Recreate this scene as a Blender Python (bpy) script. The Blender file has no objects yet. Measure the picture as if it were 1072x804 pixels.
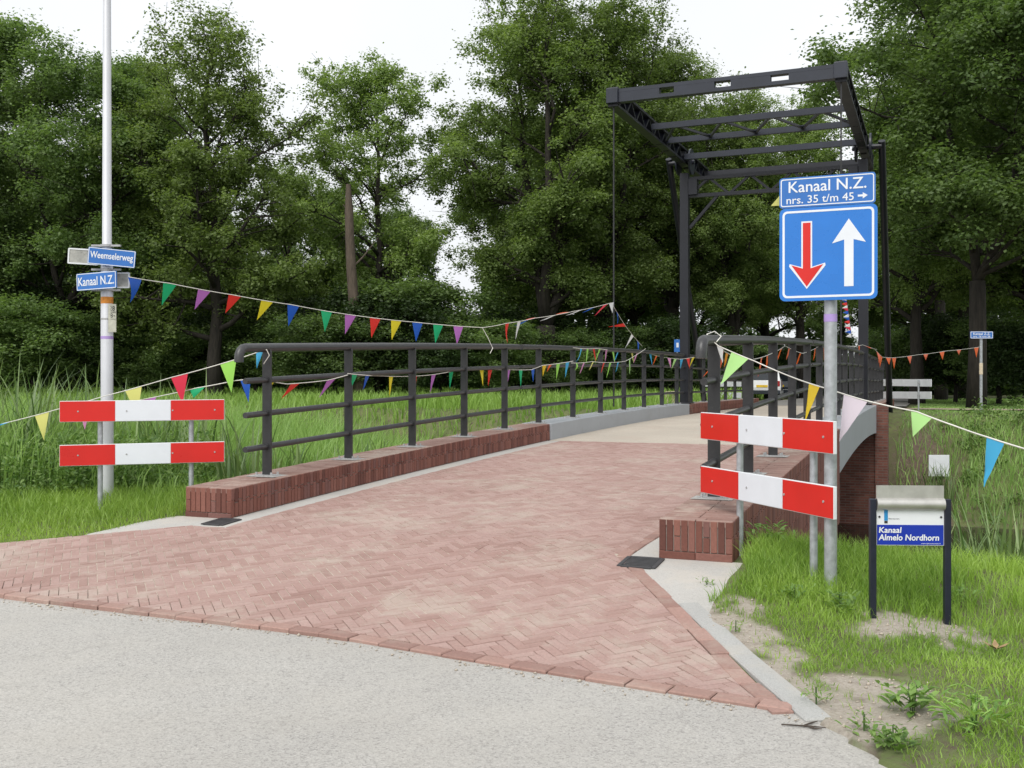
import bpy, math, random
import numpy as np
from mathutils import Vector, Matrix

# ------------------------------------------------------------------ camera, world, sun, exposure
SC = bpy.context.scene
COL = SC.collection
CAM_H = 1.40
cam_d = bpy.data.cameras.new('camera'); cam = bpy.data.objects.new('camera', cam_d); COL.objects.link(cam)
cam.location = (0, 0, CAM_H); cam.rotation_euler = (math.radians(90), 0, 0)
cam_d.sensor_width = 36.0; cam_d.lens = 36.0 * 1070 / 1072; cam_d.clip_start = 0.05; cam_d.clip_end = 2000
SC.camera = cam
SUN_EL, SUN_AZ = math.radians(50), math.radians(-155)
W = bpy.data.worlds.new('World'); SC.world = W; W.use_nodes = True
nt = W.node_tree; nt.nodes.clear()
sky = nt.nodes.new('ShaderNodeTexSky'); sky.sky_type = 'NISHITA'; sky.sun_disc = False
sky.sun_elevation = SUN_EL; sky.sun_rotation = SUN_AZ; sky.air_density = 1.0; sky.dust_density = 4.0; sky.ozone_density = 1.0
hs = nt.nodes.new('ShaderNodeHueSaturation'); hs.inputs['Saturation'].default_value = 0.10; hs.inputs['Value'].default_value = 1.0
mixo = nt.nodes.new('ShaderNodeMix'); mixo.data_type = 'RGBA'; mixo.inputs['Factor'].default_value = 0.75
mixo.inputs[7].default_value = (9.6, 9.85, 10.2, 1)          # the even white overcast deck
tc = nt.nodes.new('ShaderNodeTexCoord')
cn = nt.nodes.new('ShaderNodeTexNoise'); cn.inputs['Scale'].default_value = 2.2; cn.inputs['Detail'].default_value = 5
cr = nt.nodes.new('ShaderNodeMapRange'); cr.inputs[1].default_value = 0.3; cr.inputs[2].default_value = 0.7; cr.inputs[3].default_value = 0.93; cr.inputs[4].default_value = 1.06
mul = nt.nodes.new('ShaderNodeVectorMath'); mul.operation = 'SCALE'
bg = nt.nodes.new('ShaderNodeBackground'); bg.inputs['Strength'].default_value = 0.082
wo = nt.nodes.new('ShaderNodeOutputWorld')
nt.links.new(sky.outputs[0], hs.inputs['Color']); nt.links.new(hs.outputs[0], mixo.inputs[6])
nt.links.new(tc.outputs['Generated'], cn.inputs['Vector']); nt.links.new(cn.outputs[0], cr.inputs[0])
nt.links.new(mixo.outputs[2], mul.inputs[0]); nt.links.new(cr.outputs[0], mul.inputs['Scale'])
nt.links.new(mul.outputs[0], bg.inputs[0]); nt.links.new(bg.outputs[0], wo.inputs[0])
sun_d = bpy.data.lights.new('sun', 'SUN'); sun_d.energy = 1.5; sun_d.angle = math.radians(32); sun_d.color = (1.0, 0.97, 0.92)
sun = bpy.data.objects.new('sun', sun_d); COL.objects.link(sun)
sun.rotation_euler = Vector((math.sin(SUN_AZ)*math.cos(SUN_EL), math.cos(SUN_AZ)*math.cos(SUN_EL), math.sin(SUN_EL))).to_track_quat('Z', 'Y').to_euler()
vs = SC.view_settings; vs.view_transform = 'Standard'; vs.look = 'None'; vs.exposure = 0.58; vs.gamma = 1.0; vs.use_curve_mapping = False
SC.render.engine = 'CYCLES'
SC.cycles.max_bounces = 6; SC.cycles.diffuse_bounces = 3; SC.cycles.transmission_bounces = 4; SC.cycles.transparent_max_bounces = 4
SC.cycles.use_denoising = True

rng = np.random.default_rng(7); random.seed(7)

# ------------------------------------------------------------------ frames of reference
FPX = 1070.0
_th = math.atan(443 / 1070)
A = np.array([math.sin(_th), math.cos(_th)])          # along the bridge
P = np.array([math.cos(_th), -math.sin(_th)])         # across it, to the right
def B(s, q, z): return (s*A[0] + q*P[0], s*A[1] + q*P[1], z)
def SQ(X, Y): return X*A[0] + Y*A[1], X*P[0] + Y*P[1]
def at(x, y, Z): return np.array([(x-536)/FPX*Z, Z, CAM_H - (y-402)/FPX*Z])
A3 = np.array([A[0], A[1], 0]); P3 = np.array([P[0], P[1], 0]); Z3 = np.array([0, 0, 1.0])

def kerb_z(s):
    s = np.asarray(s, float)
    return np.where(s < 26.5, 0.9 - 0.385*((26.5-s)/18.3)**2, 0.9)
def road_z(s):
    s = np.asarray(s, float)
    up = kerb_z(s) - 0.26
    k = float(kerb_z(7.2)) - 0.26
    t = np.clip((s-4.80)/(7.2-4.80), 0, 1)
    return np.where(s < 7.2, 0.014 + (k-0.014)*t, up)
def sstep(x, a, b):
    t = np.clip((x-a)/(b-a), 0, 1); return t*t*(3-2*t)
def vnoise(x, y, sc, seed=0):
    x = np.asarray(x)*sc + seed*17.3; y = np.asarray(y)*sc - seed*9.1
    xi = np.floor(x); yi = np.floor(y); xf = x-xi; yf = y-yi
    def h(a, b):
        v = np.sin(a*127.1 + b*311.7 + seed*74.7)*43758.5453
        return v - np.floor(v)
    u = xf*xf*(3-2*xf); v = yf*yf*(3-2*yf)
    return (h(xi, yi)*(1-u)+h(xi+1, yi)*u)*(1-v) + (h(xi, yi+1)*(1-u)+h(xi+1, yi+1)*u)*v
def asph_right(Y):      # X of the asphalt's right edge in front of the verge
    return np.interp(Y, [-60, -4, 0, 2.5, 3.73, 4.30], [3.6, 2.2, 1.9, 1.6, 1.39, 1.27])
def near_edge(q):       # s of the edge between asphalt and paving / verge
    return np.interp(q, [-60, -8.3, -5.6, -3.1, -2.1, -0.58, 0.1], [5.7, 5.2, 4.875, 4.81, 4.66, 4.46, 4.4])
WATER_Z = -1.9
def ground_z(X, Y):
    X = np.asarray(X, float); Y = np.asarray(Y, float)
    s, q = SQ(X, Y)
    n = (vnoise(X, Y, 0.9, 1)-.5)*0.06 + (vnoise(X, Y, 3.1, 2)-.5)*0.03
    right = sstep(q, -3.9, -1.3)
    lo = sstep(q, -.7, .25)*right
    near = -0.03 + (0.18*sstep(s, 4.6, 7.6))*(1-lo) + (.04*sstep(s, 4.4, 5.2)+.14*sstep(s, 6.0, 7.4))*lo + 0.05*sstep(s, 7, 10)*(1-right)
    verge = (Y < 5.5) & (X > asph_right(np.minimum(Y, 4.3)) - 0.02) & (q > -0.6)
    near = np.where(verge, np.maximum(near, 0.012+0.0*X) + 0.03*sstep(X-1.35, 0, .8), near)
    wr = (1-sstep(q, -1.0, 0.7))*right; wl = sstep(q, -7.8, -6.5)*(1-right)
    wn = np.clip(wr+wl, 0, 1)*(s < 8.6)
    near = np.where(s > 4.4, near*(1-wn)+(road_z(np.minimum(s, 7.9))-.012)*wn, near) + .035*sstep(q, -1.27, -1.08)*(1-sstep(q, -.2, .8))*sstep(s, 5.4, 5.9)*(1-sstep(s, 7.2, 7.9)) + n*(1-wn*.7)*sstep(s, 4.6, 5.6) + np.where(verge, n*.5, 0)
    sb = 14.0*(1-right) + 7.15*right
    L = 3.6*(1-right) + 5.2*right
    bank1 = sstep(s, sb, sb+L)
    bank2 = sstep(s, 24.2, 29.6)
    z = near*(1-bank1) - 2.6*bank1
    z = z + bank2*(0.60+2.6) + n*bank2*1.5
    under = (q > -6.15) & (q < -1.3)
    z = np.where(under & (s > 3.8), np.minimum(z, road_z(s)-0.03), z)
    onasph = (s < near_edge(q)+0.06) & ~verge
    z = np.where(onasph, -0.05, z)
    return z

# ------------------------------------------------------------------ materials
def new_mat(name):
    m = bpy.data.materials.new(name); m.use_nodes = True
    t = m.node_tree; b = t.nodes['Principled BSDF']
    return m, t, b
def N(t, kind, **kw):
    n = t.nodes.new(kind)
    for k, v in kw.items(): setattr(n, k, v)
    return n
def ramp(t, fac, stops):
    r = t.nodes.new('ShaderNodeValToRGB'); e = r.color_ramp.elements
    while len(e) < len(stops): e.new(0.5)
    for el, (p, c) in zip(e, stops): el.position = p; el.color = (*c, 1) if len(c) == 3 else c
    t.links.new(fac, r.inputs[0]); return r.outputs[0]
def mixc(t, fac, c1, c2, blend='MIX'):
    m = t.nodes.new('ShaderNodeMix'); m.data_type = 'RGBA'; m.blend_type = blend
    for sock, v in ((m.inputs['Factor'], fac), (m.inputs[6], c1), (m.inputs[7], c2)):
        if isinstance(v, (int, float)): sock.default_value = v
        elif isinstance(v, tuple): sock.default_value = (*v, 1) if len(v) == 3 else v
        else: t.links.new(v, sock)
    return m.outputs[2]
def noise(t, scale, detail=4, rough=.55, vec=None):
    n = t.nodes.new('ShaderNodeTexNoise'); n.inputs['Scale'].default_value = scale; n.inputs['Detail'].default_value = detail
    n.inputs['Roughness'].default_value = rough
    if vec is not None: t.links.new(vec, n.inputs['Vector'])
    return n.outputs[0]
def wpos(t):
    g = t.nodes.new('ShaderNodeNewGeometry'); return g.outputs['Position']
def bump(t, b, h, strength=.3, dist=.01):
    n = t.nodes.new('ShaderNodeBump'); n.inputs['Strength'].default_value = strength; n.inputs['Distance'].default_value = dist
    t.links.new(h, n.inputs['Height']); t.links.new(n.outputs[0], b.inputs['Normal'])
def mathn(t, op, a, b_=None, clamp=False):
    n = t.nodes.new('ShaderNodeMath'); n.operation = op; n.use_clamp = clamp
    for i, v in enumerate((a, b_)):
        if v is None: continue
        if isinstance(v, (int, float)): n.inputs[i].default_value = v
        else: t.links.new(v, n.inputs[i])
    return n.outputs[0]

def plain(name, col, rough=.5, metal=0.0, var=.12, scale=6, bumpk=0.0, dirt=None):
    """a solid colour with soft wear in its tone and gloss"""
    m, t, b = new_mat(name)
    v = wpos(t); n = noise(t, scale, 5, .6, v)
    lo = tuple(max(0, c*(1-var)) for c in col); hi = tuple(min(1, c*(1+var)) for c in col)
    c = ramp(t, n, [(.3, lo), (.7, hi)])
    if dirt:
        n2 = noise(t, scale*3.1, 6, .7, v); f = ramp(t, n2, [(.55, (0, 0, 0)), (.75, (1, 1, 1))])
        c = mixc(t, mathn(t, 'MULTIPLY', f, dirt[1]), c, dirt[0])
    t.links.new(c, b.inputs['Base Color']); b.inputs['Metallic'].default_value = metal
    t.links.new(ramp(t, n, [(.2, (rough*.85,)*3), (.8, (min(1, rough*1.15),)*3)]), b.inputs['Roughness'])
    if bumpk: bump(t, b, noise(t, scale*14, 4, .6, v), bumpk, .003)
    return m

M = {}
M['graphite'] = plain('graphite_paint', (.030, .030, .032), .42, 0, .2, 9, .05, ((.10, .095, .085), .35))
M['graphite_rail'] = plain('graphite_rail_paint', (.040, .040, .042), .38, 0, .2, 7, .05, ((.13, .125, .11), .45))
M['portal'] = plain('dark_blue_grey_paint', (.0068, .0078, .0135), .42, 0, .22, 2.5, .05, ((.02, .02, .025), .3))
M['portal_light'] = plain('blue_grey_paint', (.0145, .0185, .031), .42, 0, .2, 2.5, .05)
M['galv'] = plain('galvanised_steel', (.42, .44, .46), .48, .55, .2, 22, .05, ((.25, .26, .27), .4))
M['galv_dull'] = plain('weathered_zinc', (.40, .40, .40), .6, .25, .15, 30, .05, ((.22, .21, .19), .35))
M['alu'] = plain('painted_lamppost', (.60, .61, .64), .45, .25, .05, 4, .03, ((.44, .42, .38), .25))
M['blue_sign'] = plain('blue_reflective_film', (.020, .175, .58), .28, 0, .05, 5)
M['street_blue'] = plain('street_sign_blue', (.03, .15, .47), .3, 0, .06, 8)
M['white_film'] = plain('white_reflective_film', (.72, .75, .80), .35, 0, .03, 6, 0, ((.62, .64, .66), .1))
M['red_film'] = plain('red_reflective_film', (.62, .014, .009), .30, 0, .07, 3, 0, ((.42, .05, .04), .12))
M['white_paint'] = plain('white_board_paint', (.70, .72, .74), .5, 0, .06, 5)
M['sign_back'] = plain('dirty_sign_back', (.36, .36, .33), .6, .2, .3, 14, 0, ((.10, .10, .07), .6))
M['navy'] = plain('navy_coating', (.012, .014, .028), .35, 0, .2, 10)
M['info_blue'] = plain('deep_blue_enamel', (.012, .035, .36), .25, 0, .05, 8)
M['info_white'] = plain('white_enamel', (.72, .74, .77), .3, 0, .04, 8)
M['brushed'] = plain('brushed_aluminium', (.50, .49, .46), .38, .6, .1, 16)
M['ink'] = plain('dark_print', (.03, .03, .03), .6)
M['logo_blue'] = plain('sky_blue_print', (.02, .25, .55), .5)
M['orange_sticker'] = plain('orange_sticker', (.60, .22, .02), .5, 0, .3, 40)
M['purple_tape'] = plain('lilac_tape', (.40, .28, .60), .5)
M['cream_plate'] = plain('cream_number_plate', (.46, .46, .38), .5, 0, .2, 20)
M['cord_white'] = plain('white_cord', (.72, .70, .64), .7)
M['cord_black'] = plain('black_rod', (.02, .02, .022), .5)
M['rubber'] = plain('tyre_rubber', (.02, .02, .02), .8)
M['car_white'] = plain('white_car_paint', (.72, .73, .74), .2, 0, .03, 2)
M['car_dark'] = plain('dark_car_paint', (.03, .035, .045), .2, 0, .1, 2)
M['car_glass'] = plain('car_glass', (.02, .025, .03), .08)
M['tail_red'] = plain('tail_lamp_red', (.35, .01, .01), .25)
M['plate_yellow'] = plain('number_plate_yellow', (.75, .50, .03), .4)
M['pale_wood'] = plain('pale_timber', (.62, .52, .38), .7, 0, .15, 18)
M['grate'] = plain('cast_iron', (.055, .055, .058), .6, .3, .3, 25)
M['twig'] = plain('twig_bark', (.06, .045, .035), .9, 0, .3, 40)
M['dry_leaf'] = plain('dry_leaf', (.30, .20, .10), .8, 0, .3, 30)
M['steel_beam'] = plain('grey_steel_edge', (.34, .36, .38), .55, 0, .07, 1.6, .03, ((.24, .24, .23), .4))
FL = {'blue': (.012, .10, .50), 'green': (.012, .42, .17), 'purple': (.48, .16, .52), 'red': (.75, .035, .025), 'yellow': (.80, .66, .03),
      'white': (.78, .78, .78), 'lime': (.36, .74, .12), 'paleyellow': (.76, .74, .22), 'sky': (.06, .42, .72), 'pink': (.72, .30, .55),
      'palepink': (.76, .66, .74), 'palegreen': (.46, .78, .28), 'orange': (.85, .14, .02), 'crimson': (.72, .03, .07), 'gold': (.80, .55, .02), 'coral': (.80, .17, .08),
      'amber': (.85, .32, .02)}
def flag_mat(col):
    k = 'flag_'+col
    if k in M: return M[k]
    m, t, b = new_mat(k)
    b.inputs['Base Color'].default_value = (*FL[col], 1); b.inputs['Roughness'].default_value = .45
    tr = t.nodes.new('ShaderNodeBsdfTranslucent'); tr.inputs[0].default_value = (*FL[col], 1)
    mx = t.nodes.new('ShaderNodeMixShader'); mx.inputs[0].default_value = .3
    out = t.nodes['Material Output']
    t.links.new(b.outputs[0], mx.inputs[1]); t.links.new(tr.outputs[0], mx.inputs[2]); t.links.new(mx.outputs[0], out.inputs[0])
    M[k] = m; return m

def leaf_mat(name, dark, light, trans=.3, gloss=.5):
    m, t, b = new_mat(name)
    at_ = N(t, 'ShaderNodeAttribute', attribute_name='rnd'); oi = t.nodes.new('ShaderNodeObjectInfo')
    c = ramp(t, at_.outputs['Fac'], [(0, dark), (1, light)])
    hsn = t.nodes.new('ShaderNodeHueSaturation'); t.links.new(c, hsn.inputs['Color'])
    mr = t.nodes.new('ShaderNodeMapRange'); mr.inputs[3].default_value = .78; mr.inputs[4].default_value = 1.22
    t.links.new(oi.outputs['Random'], mr.inputs[0]); t.links.new(mr.outputs[0], hsn.inputs['Value'])
    t.links.new(hsn.outputs[0], b.inputs['Base Color']); b.inputs['Roughness'].default_value = gloss
    b.inputs['Specular IOR Level'].default_value = .35
    tr = t.nodes.new('ShaderNodeBsdfTranslucent'); t.links.new(mixc(t, 1.0, hsn.outputs[0], (1.25, 1.35, .70), 'MULTIPLY'), tr.inputs[0])
    mx = t.nodes.new('ShaderNodeMixShader'); mx.inputs[0].default_value = trans
    t.links.new(b.outputs[0], mx.inputs[1]); t.links.new(tr.outputs[0], mx.inputs[2]); t.links.new(mx.outputs[0], t.nodes['Material Output'].inputs[0])
    return m
M['leaf_oak'] = leaf_mat('oak_leaves', (.10, .158, .042), (.255, .34, .112), .48)
M['leaf_dark'] = leaf_mat('dark_leaves', (.078, .135, .040), (.20, .285, .098), .48)
M['leaf_olive'] = leaf_mat('olive_leaves', (.108, .162, .044), (.25, .335, .10), .46)
M['leaf_bush_shaded'] = leaf_mat('shaded_bush_leaves', (.020, .042, .012), (.062, .104, .030), .36)  # undergrowth shade put into the leaf colour, well below the tree leaves
M['grass_lawn'] = leaf_mat('lawn_grass', (.14, .25, .038), (.34, .48, .10), .35, .45)
M['grass_tall'] = leaf_mat('tall_grass', (.125, .24, .055), (.35, .49, .17), .35, .45)
M['grass_far'] = leaf_mat('meadow_grass', (.12, .225, .035), (.29, .43, .105), .35, .5)
M['reed'] = leaf_mat('reed_leaves', (.10, .18, .06), (.27, .36, .15), .3, .4)
M['weed'] = leaf_mat('weed_leaves', (.12, .23, .05), (.27, .42, .11), .3, .45)
M['nettle'] = leaf_mat('nettle_leaves', (.09, .18, .042), (.24, .35, .11), .3, .5)

def bark(name, c1, c2):
    m, t, b = new_mat(name)
    v = wpos(t); mp = t.nodes.new('ShaderNodeMapping'); mp.inputs['Scale'].default_value = (9, 9, 1.6); t.links.new(v, mp.inputs[0])
    n = noise(t, 1.4, 6, .65, mp.outputs[0]); t.links.new(ramp(t, n, [(.3, c1), (.7, c2)]), b.inputs['Base Color'])
    b.inputs['Roughness'].default_value = .95; bump(t, b, n, .6, .05); return m
M['bark'] = bark('bark', (.012, .010, .008), (.045, .038, .030))
M['bark_dead'] = bark('weathered_dead_wood', (.050, .038, .028), (.13, .10, .075))
M['stem'] = plain('green_stem', (.06, .11, .03), .6)

def brick_mat(name, stops, sandy, joint=False):
    m, t, b = new_mat(name)
    v = wpos(t); a_ = N(t, 'ShaderNodeAttribute', attribute_name='rnd')
    c = ramp(t, a_.outputs['Fac'], stops)
    fine = noise(t, 60, 5, .7, v); c = mixc(t, .45, c, ramp(t, fine, [(.25, (.45, .45, .45)), (.75, (1.35, 1.35, 1.35))]), 'MULTIPLY')
    if sandy:
        big = noise(t, 1.1, 8, .72, v); mid = noise(t, 6.5, 6, .7, v); tiny = noise(t, 140, 3, .6, v)
        f = mathn(t, 'ADD', mathn(t, 'MULTIPLY', big, .75), mathn(t, 'MULTIPLY', mid, .35))
        f = mathn(t, 'ADD', f, mathn(t, 'MULTIPLY', tiny, .12))
        f = ramp(t, f, [(.50, (.13, .13, .13)), (.62, (.26, .26, .26)), (.72, (.88, .88, .88))])
        c = mixc(t, mathn(t, 'MULTIPLY', f, sandy), c, (.44, .385, .325))
    t.links.new(c, b.inputs['Base Color']); b.inputs['Roughness'].default_value = .85
    bump(t, b, fine, .25, .004); return m
M['paver'] = brick_mat('red_clay_pavers', [(0, (.275, .155, .132)), (.3, (.325, .190, .165)), (.65, (.355, .222, .198)), (1, (.40, .262, .232))], .66)
M['paver_edge'] = brick_mat('red_edge_pavers', [(0, (.25, .135, .112)), (1, (.36, .215, .18))], .45)
M['wall_brick'] = brick_mat('brown_red_wall_bricks', [(0, (.12, .045, .034)), (.4, (.20, .076, .055)), (.75, (.245, .103, .077)), (1, (.17, .080, .069))], 0)
M['wall_brick_top'] = brick_mat('dusty_capping_bricks', [(0, (.17, .08, .062)), (.5, (.23, .12, .098)), (1, (.27, .16, .135))], .75)

def gravel_like(name, base, lo, hi, sc, patch=None, bumpk=.35, crack=False):
    m, t, b = new_mat(name); v = wpos(t)
    vo = t.nodes.new('ShaderNodeTexVoronoi'); vo.inputs['Scale'].default_value = sc; t.links.new(v, vo.inputs['Vector'])
    vo2 = t.nodes.new('ShaderNodeTexVoronoi'); vo2.inputs['Scale'].default_value = sc*2.3; t.links.new(v, vo2.inputs['Vector'])
    sep = t.nodes.new('ShaderNodeSeparateColor'); t.links.new(vo.outputs['Color'], sep.inputs[0])
    sep2 = t.nodes.new('ShaderNodeSeparateColor'); t.links.new(vo2.outputs['Color'], sep2.inputs[0])
    c = ramp(t, sep.outputs[0], [(0, lo), (.12, lo), (.24, base), (.8, base), (1, hi)])
    c2 = ramp(t, sep2.outputs[1], [(0, lo), (.15, base), (.75, base), (1, hi)])
    c = mixc(t, .5, c, c2)
    c = mixc(t, .5, c, ramp(t, vo.outputs['Distance'], [(.0, (1.08,)*3), (.55, (1,)*3), (.9, (.72,)*3)]), 'MULTIPLY')
    big = noise(t, .55, 5, .6, v); c = mixc(t, 1.0, c, ramp(t, big, [(.3, (.88, .875, .87)), (.7, (1.08, 1.08, 1.07))]), 'MULTIPLY')
    if patch:
        pn = noise(t, 1.7, 6, .65, v); c = mixc(t, ramp(t, pn, [(.5, (0, 0, 0)), (.72, (1, 1, 1))]), c, patch)
    if crack:
        mp = t.nodes.new('ShaderNodeVectorMath'); mp.operation = 'ADD'; dn = t.nodes.new('ShaderNodeTexNoise'); dn.inputs['Scale'].default_value = 1.6; dn.inputs['Detail'].default_value = 6
        t.links.new(v, dn.inputs['Vector']); t.links.new(v, mp.inputs[0]); sc2 = t.nodes.new('ShaderNodeVectorMath'); sc2.operation = 'SCALE'; sc2.inputs['Scale'].default_value = .9
        t.links.new(dn.outputs['Color'], sc2.inputs[0]); t.links.new(sc2.outputs[0], mp.inputs[1])
        cv = t.nodes.new('ShaderNodeTexVoronoi'); cv.feature = 'DISTANCE_TO_EDGE'; cv.inputs['Scale'].default_value = .42; t.links.new(mp.outputs[0], cv.inputs['Vector'])
        f = ramp(t, cv.outputs['Distance'], [(0, (1, 1, 1)), (.006, (0, 0, 0))]); gate = ramp(t, noise(t, 1.1, 3, .5, v), [(.45, (0, 0, 0)), (.6, (.28, .28, .28))])
        c = mixc(t, mathn(t, 'MULTIPLY', f, gate), c, (.12, .115, .105))
        warm = ramp(t, noise(t, .9, 7, .7, v), [(.42, (0, 0, 0)), (.68, (.35, .35, .35))]); c = mixc(t, warm, c, (.43, .405, .36))
    t.links.new(c, b.inputs['Base Color']); b.inputs['Roughness'].default_value = .9
    bump(t, b, vo.outputs['Distance'], bumpk, .006); return m
M['asphalt'] = gravel_like('pale_exposed_aggregate', (.395, .382, .358), (.205, .198, .188), (.52, .505, .475), 110, None, .16, True)
M['concrete'] = gravel_like('pale_concrete', (.46, .45, .425), (.36, .35, .33), (.52, .51, .485), 160, (.50, .46, .40), .12)
M['kerb_concrete'] = gravel_like('grey_kerb_concrete', (.40, .40, .385), (.30, .30, .29), (.46, .46, .45), 190, (.44, .41, .36), .1)
M['deck'] = gravel_like('beige_deck_coating', (.46, .41, .345), (.34, .30, .25), (.54, .49, .42), 90, (.42, .35, .29), .2)
M['joint_sand'] = gravel_like('joint_sand', (.46, .40, .33), (.34, .29, .23), (.54, .49, .41), 220, None, .1)
M['far_road'] = gravel_like('far_asphalt', (.24, .23, .22), (.16, .155, .15), (.32, .31, .30), 40)
M['path'] = gravel_like('sandy_path', (.34, .27, .21), (.24, .19, .14), (.42, .35, .28), 40)
M['mortar'] = plain('mortar', (.40, .355, .315), .95, 0, .2, 30)

def wall_tex():
    m, t, b = new_mat('laid_brickwork')
    uv = t.nodes.new('ShaderNodeUVMap'); br = t.nodes.new('ShaderNodeTexBrick'); t.links.new(uv.outputs[0], br.inputs['Vector'])
    br.inputs['Scale'].default_value = 1; br.inputs['Brick Width'].default_value = .22; br.inputs['Row Height'].default_value = .0625; br.inputs['Mortar Size'].default_value = .007
    br.inputs['Color1'].default_value = (.13, .048, .035, 1); br.inputs['Color2'].default_value = (.22, .085, .06, 1); br.inputs['Mortar'].default_value = (.16, .13, .11, 1)
    n = noise(t, 3, 5, .6, wpos(t)); t.links.new(mixc(t, .6, br.outputs[0], ramp(t, n, [(.3, (.6,)*3), (.7, (1.3,)*3)]), 'MULTIPLY'), b.inputs['Base Color'])
    b.inputs['Roughness'].default_value = .9
    bump(t, b, mathn(t, 'SUBTRACT', 1.0, br.outputs['Fac']), .5, .006); return m
M['brickwork'] = wall_tex()

def ground_mat():
    m, t, b = new_mat('soil_and_turf'); v = wpos(t)
    a_ = N(t, 'ShaderNodeAttribute', attribute_name='sand')
    n = noise(t, 2.2, 6, .65, v); fine = noise(t, 55, 5, .7, v); sp = noise(t, 9, 5, .65, v)
    green = ramp(t, n, [(.3, (.085, .115, .035)), (.7, (.15, .17, .06))])
    green = mixc(t, ramp(t, sp, [(.5, (0, 0, 0)), (.65, (1, 1, 1))]), green, (.085, .065, .04))
    sand = ramp(t, fine, [(.25, (.25, .215, .175)), (.55, (.36, .32, .27)), (.8, (.45, .41, .355))])
    sand = mixc(t, ramp(t, sp, [(.55, (0, 0, 0)), (.75, (.8, .8, .8))]), sand, (.19, .155, .12))
    mudm = N(t, 'ShaderNodeAttribute', attribute_name='mud')
    c = mixc(t, mathn(t, 'ADD', a_.outputs['Fac'], mathn(t, 'MULTIPLY', mathn(t, 'SUBTRACT', sp, .5), .5), True), green, sand)
    mud = ramp(t, sp, [(.3, (.07, .05, .036)), (.7, (.15, .11, .08))])
    c = mixc(t, mudm.outputs['Fac'], c, mud)
    t.links.new(c, b.inputs['Base Color']); b.inputs['Roughness'].default_value = .95
    bump(t, b, mathn(t, 'ADD', fine, mathn(t, 'MULTIPLY', sp, 2.0)), .5, .02); return m
M['ground'] = ground_mat()
def water_mat():
    m, t, b = new_mat('canal_water'); b.inputs['Base Color'].default_value = (.010, .010, .007, 1); b.inputs['Roughness'].default_value = .05; b.inputs['Specular IOR Level'].default_value = .22
    mp = t.nodes.new('ShaderNodeMapping'); mp.inputs['Scale'].default_value = (1, 1.6, 1); t.links.new(wpos(t), mp.inputs[0])
    bump(t, b, noise(t, 3.0, 4, .5, mp.outputs[0]), .12, .03); return m
M['water'] = water_mat()

# ------------------------------------------------------------------ mesh helpers
def np_mesh(name, V, F, attrs=None, smooth=False):
    """V (n,3); F list of int arrays (m,k) of equal k per array"""
    me = bpy.data.meshes.new(name); V = np.asarray(V, np.float32)
    me.vertices.add(len(V)); me.vertices.foreach_set('co', V.ravel())
    idx = np.concatenate([np.asarray(f, np.int32).ravel() for f in F]); tot = np.concatenate([np.full(len(f), np.asarray(f).shape[1], np.int32) for f in F])
    st = np.concatenate([[0], np.cumsum(tot)[:-1]]).astype(np.int32)
    me.loops.add(len(idx)); me.loops.foreach_set('vertex_index', idx)
    me.polygons.add(len(tot)); me.polygons.foreach_set('loop_start', st); me.polygons.foreach_set('loop_total', tot)
    if smooth: me.polygons.foreach_set('use_smooth', np.ones(len(tot), bool))
    for k, v in (attrs or {}).items():
        a_ = me.attributes.new(k, 'FLOAT', 'POINT'); a_.data.foreach_set('value', np.asarray(v, np.float32))
    me.update(calc_edges=True); me.validate(); return me
def link(name, me, mat, parent=None, loc=None):
    o = bpy.data.objects.new(name, me); COL.objects.link(o)
    if mat is not None and me is not None and len(me.materials) == 0:
        for mm in (mat if isinstance(mat, list) else [mat]): me.materials.append(mm)
    if parent is not None: o.parent = parent
    if loc is not None: o.location = loc
    return o
def root(name, loc, label, cat, group=None, rz=0):
    o = bpy.data.objects.new(name, None); COL.objects.link(o); o.location = tuple(float(v) for v in loc); o.rotation_euler = (0, 0, rz)
    o.empty_display_size = .2
    tag(o, label, cat, group); return o
def tag(o, label=None, cat=None, group=None, kind=None):
    if label: o['label'] = label
    if cat: o['category'] = cat
    if group: o['group'] = group
    if kind: o['kind'] = kind
    return o
def wloc(o):
    v = Vector((0, 0, 0))
    while o is not None: v = v + o.location; o = o.parent
    return np.array(v)

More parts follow.
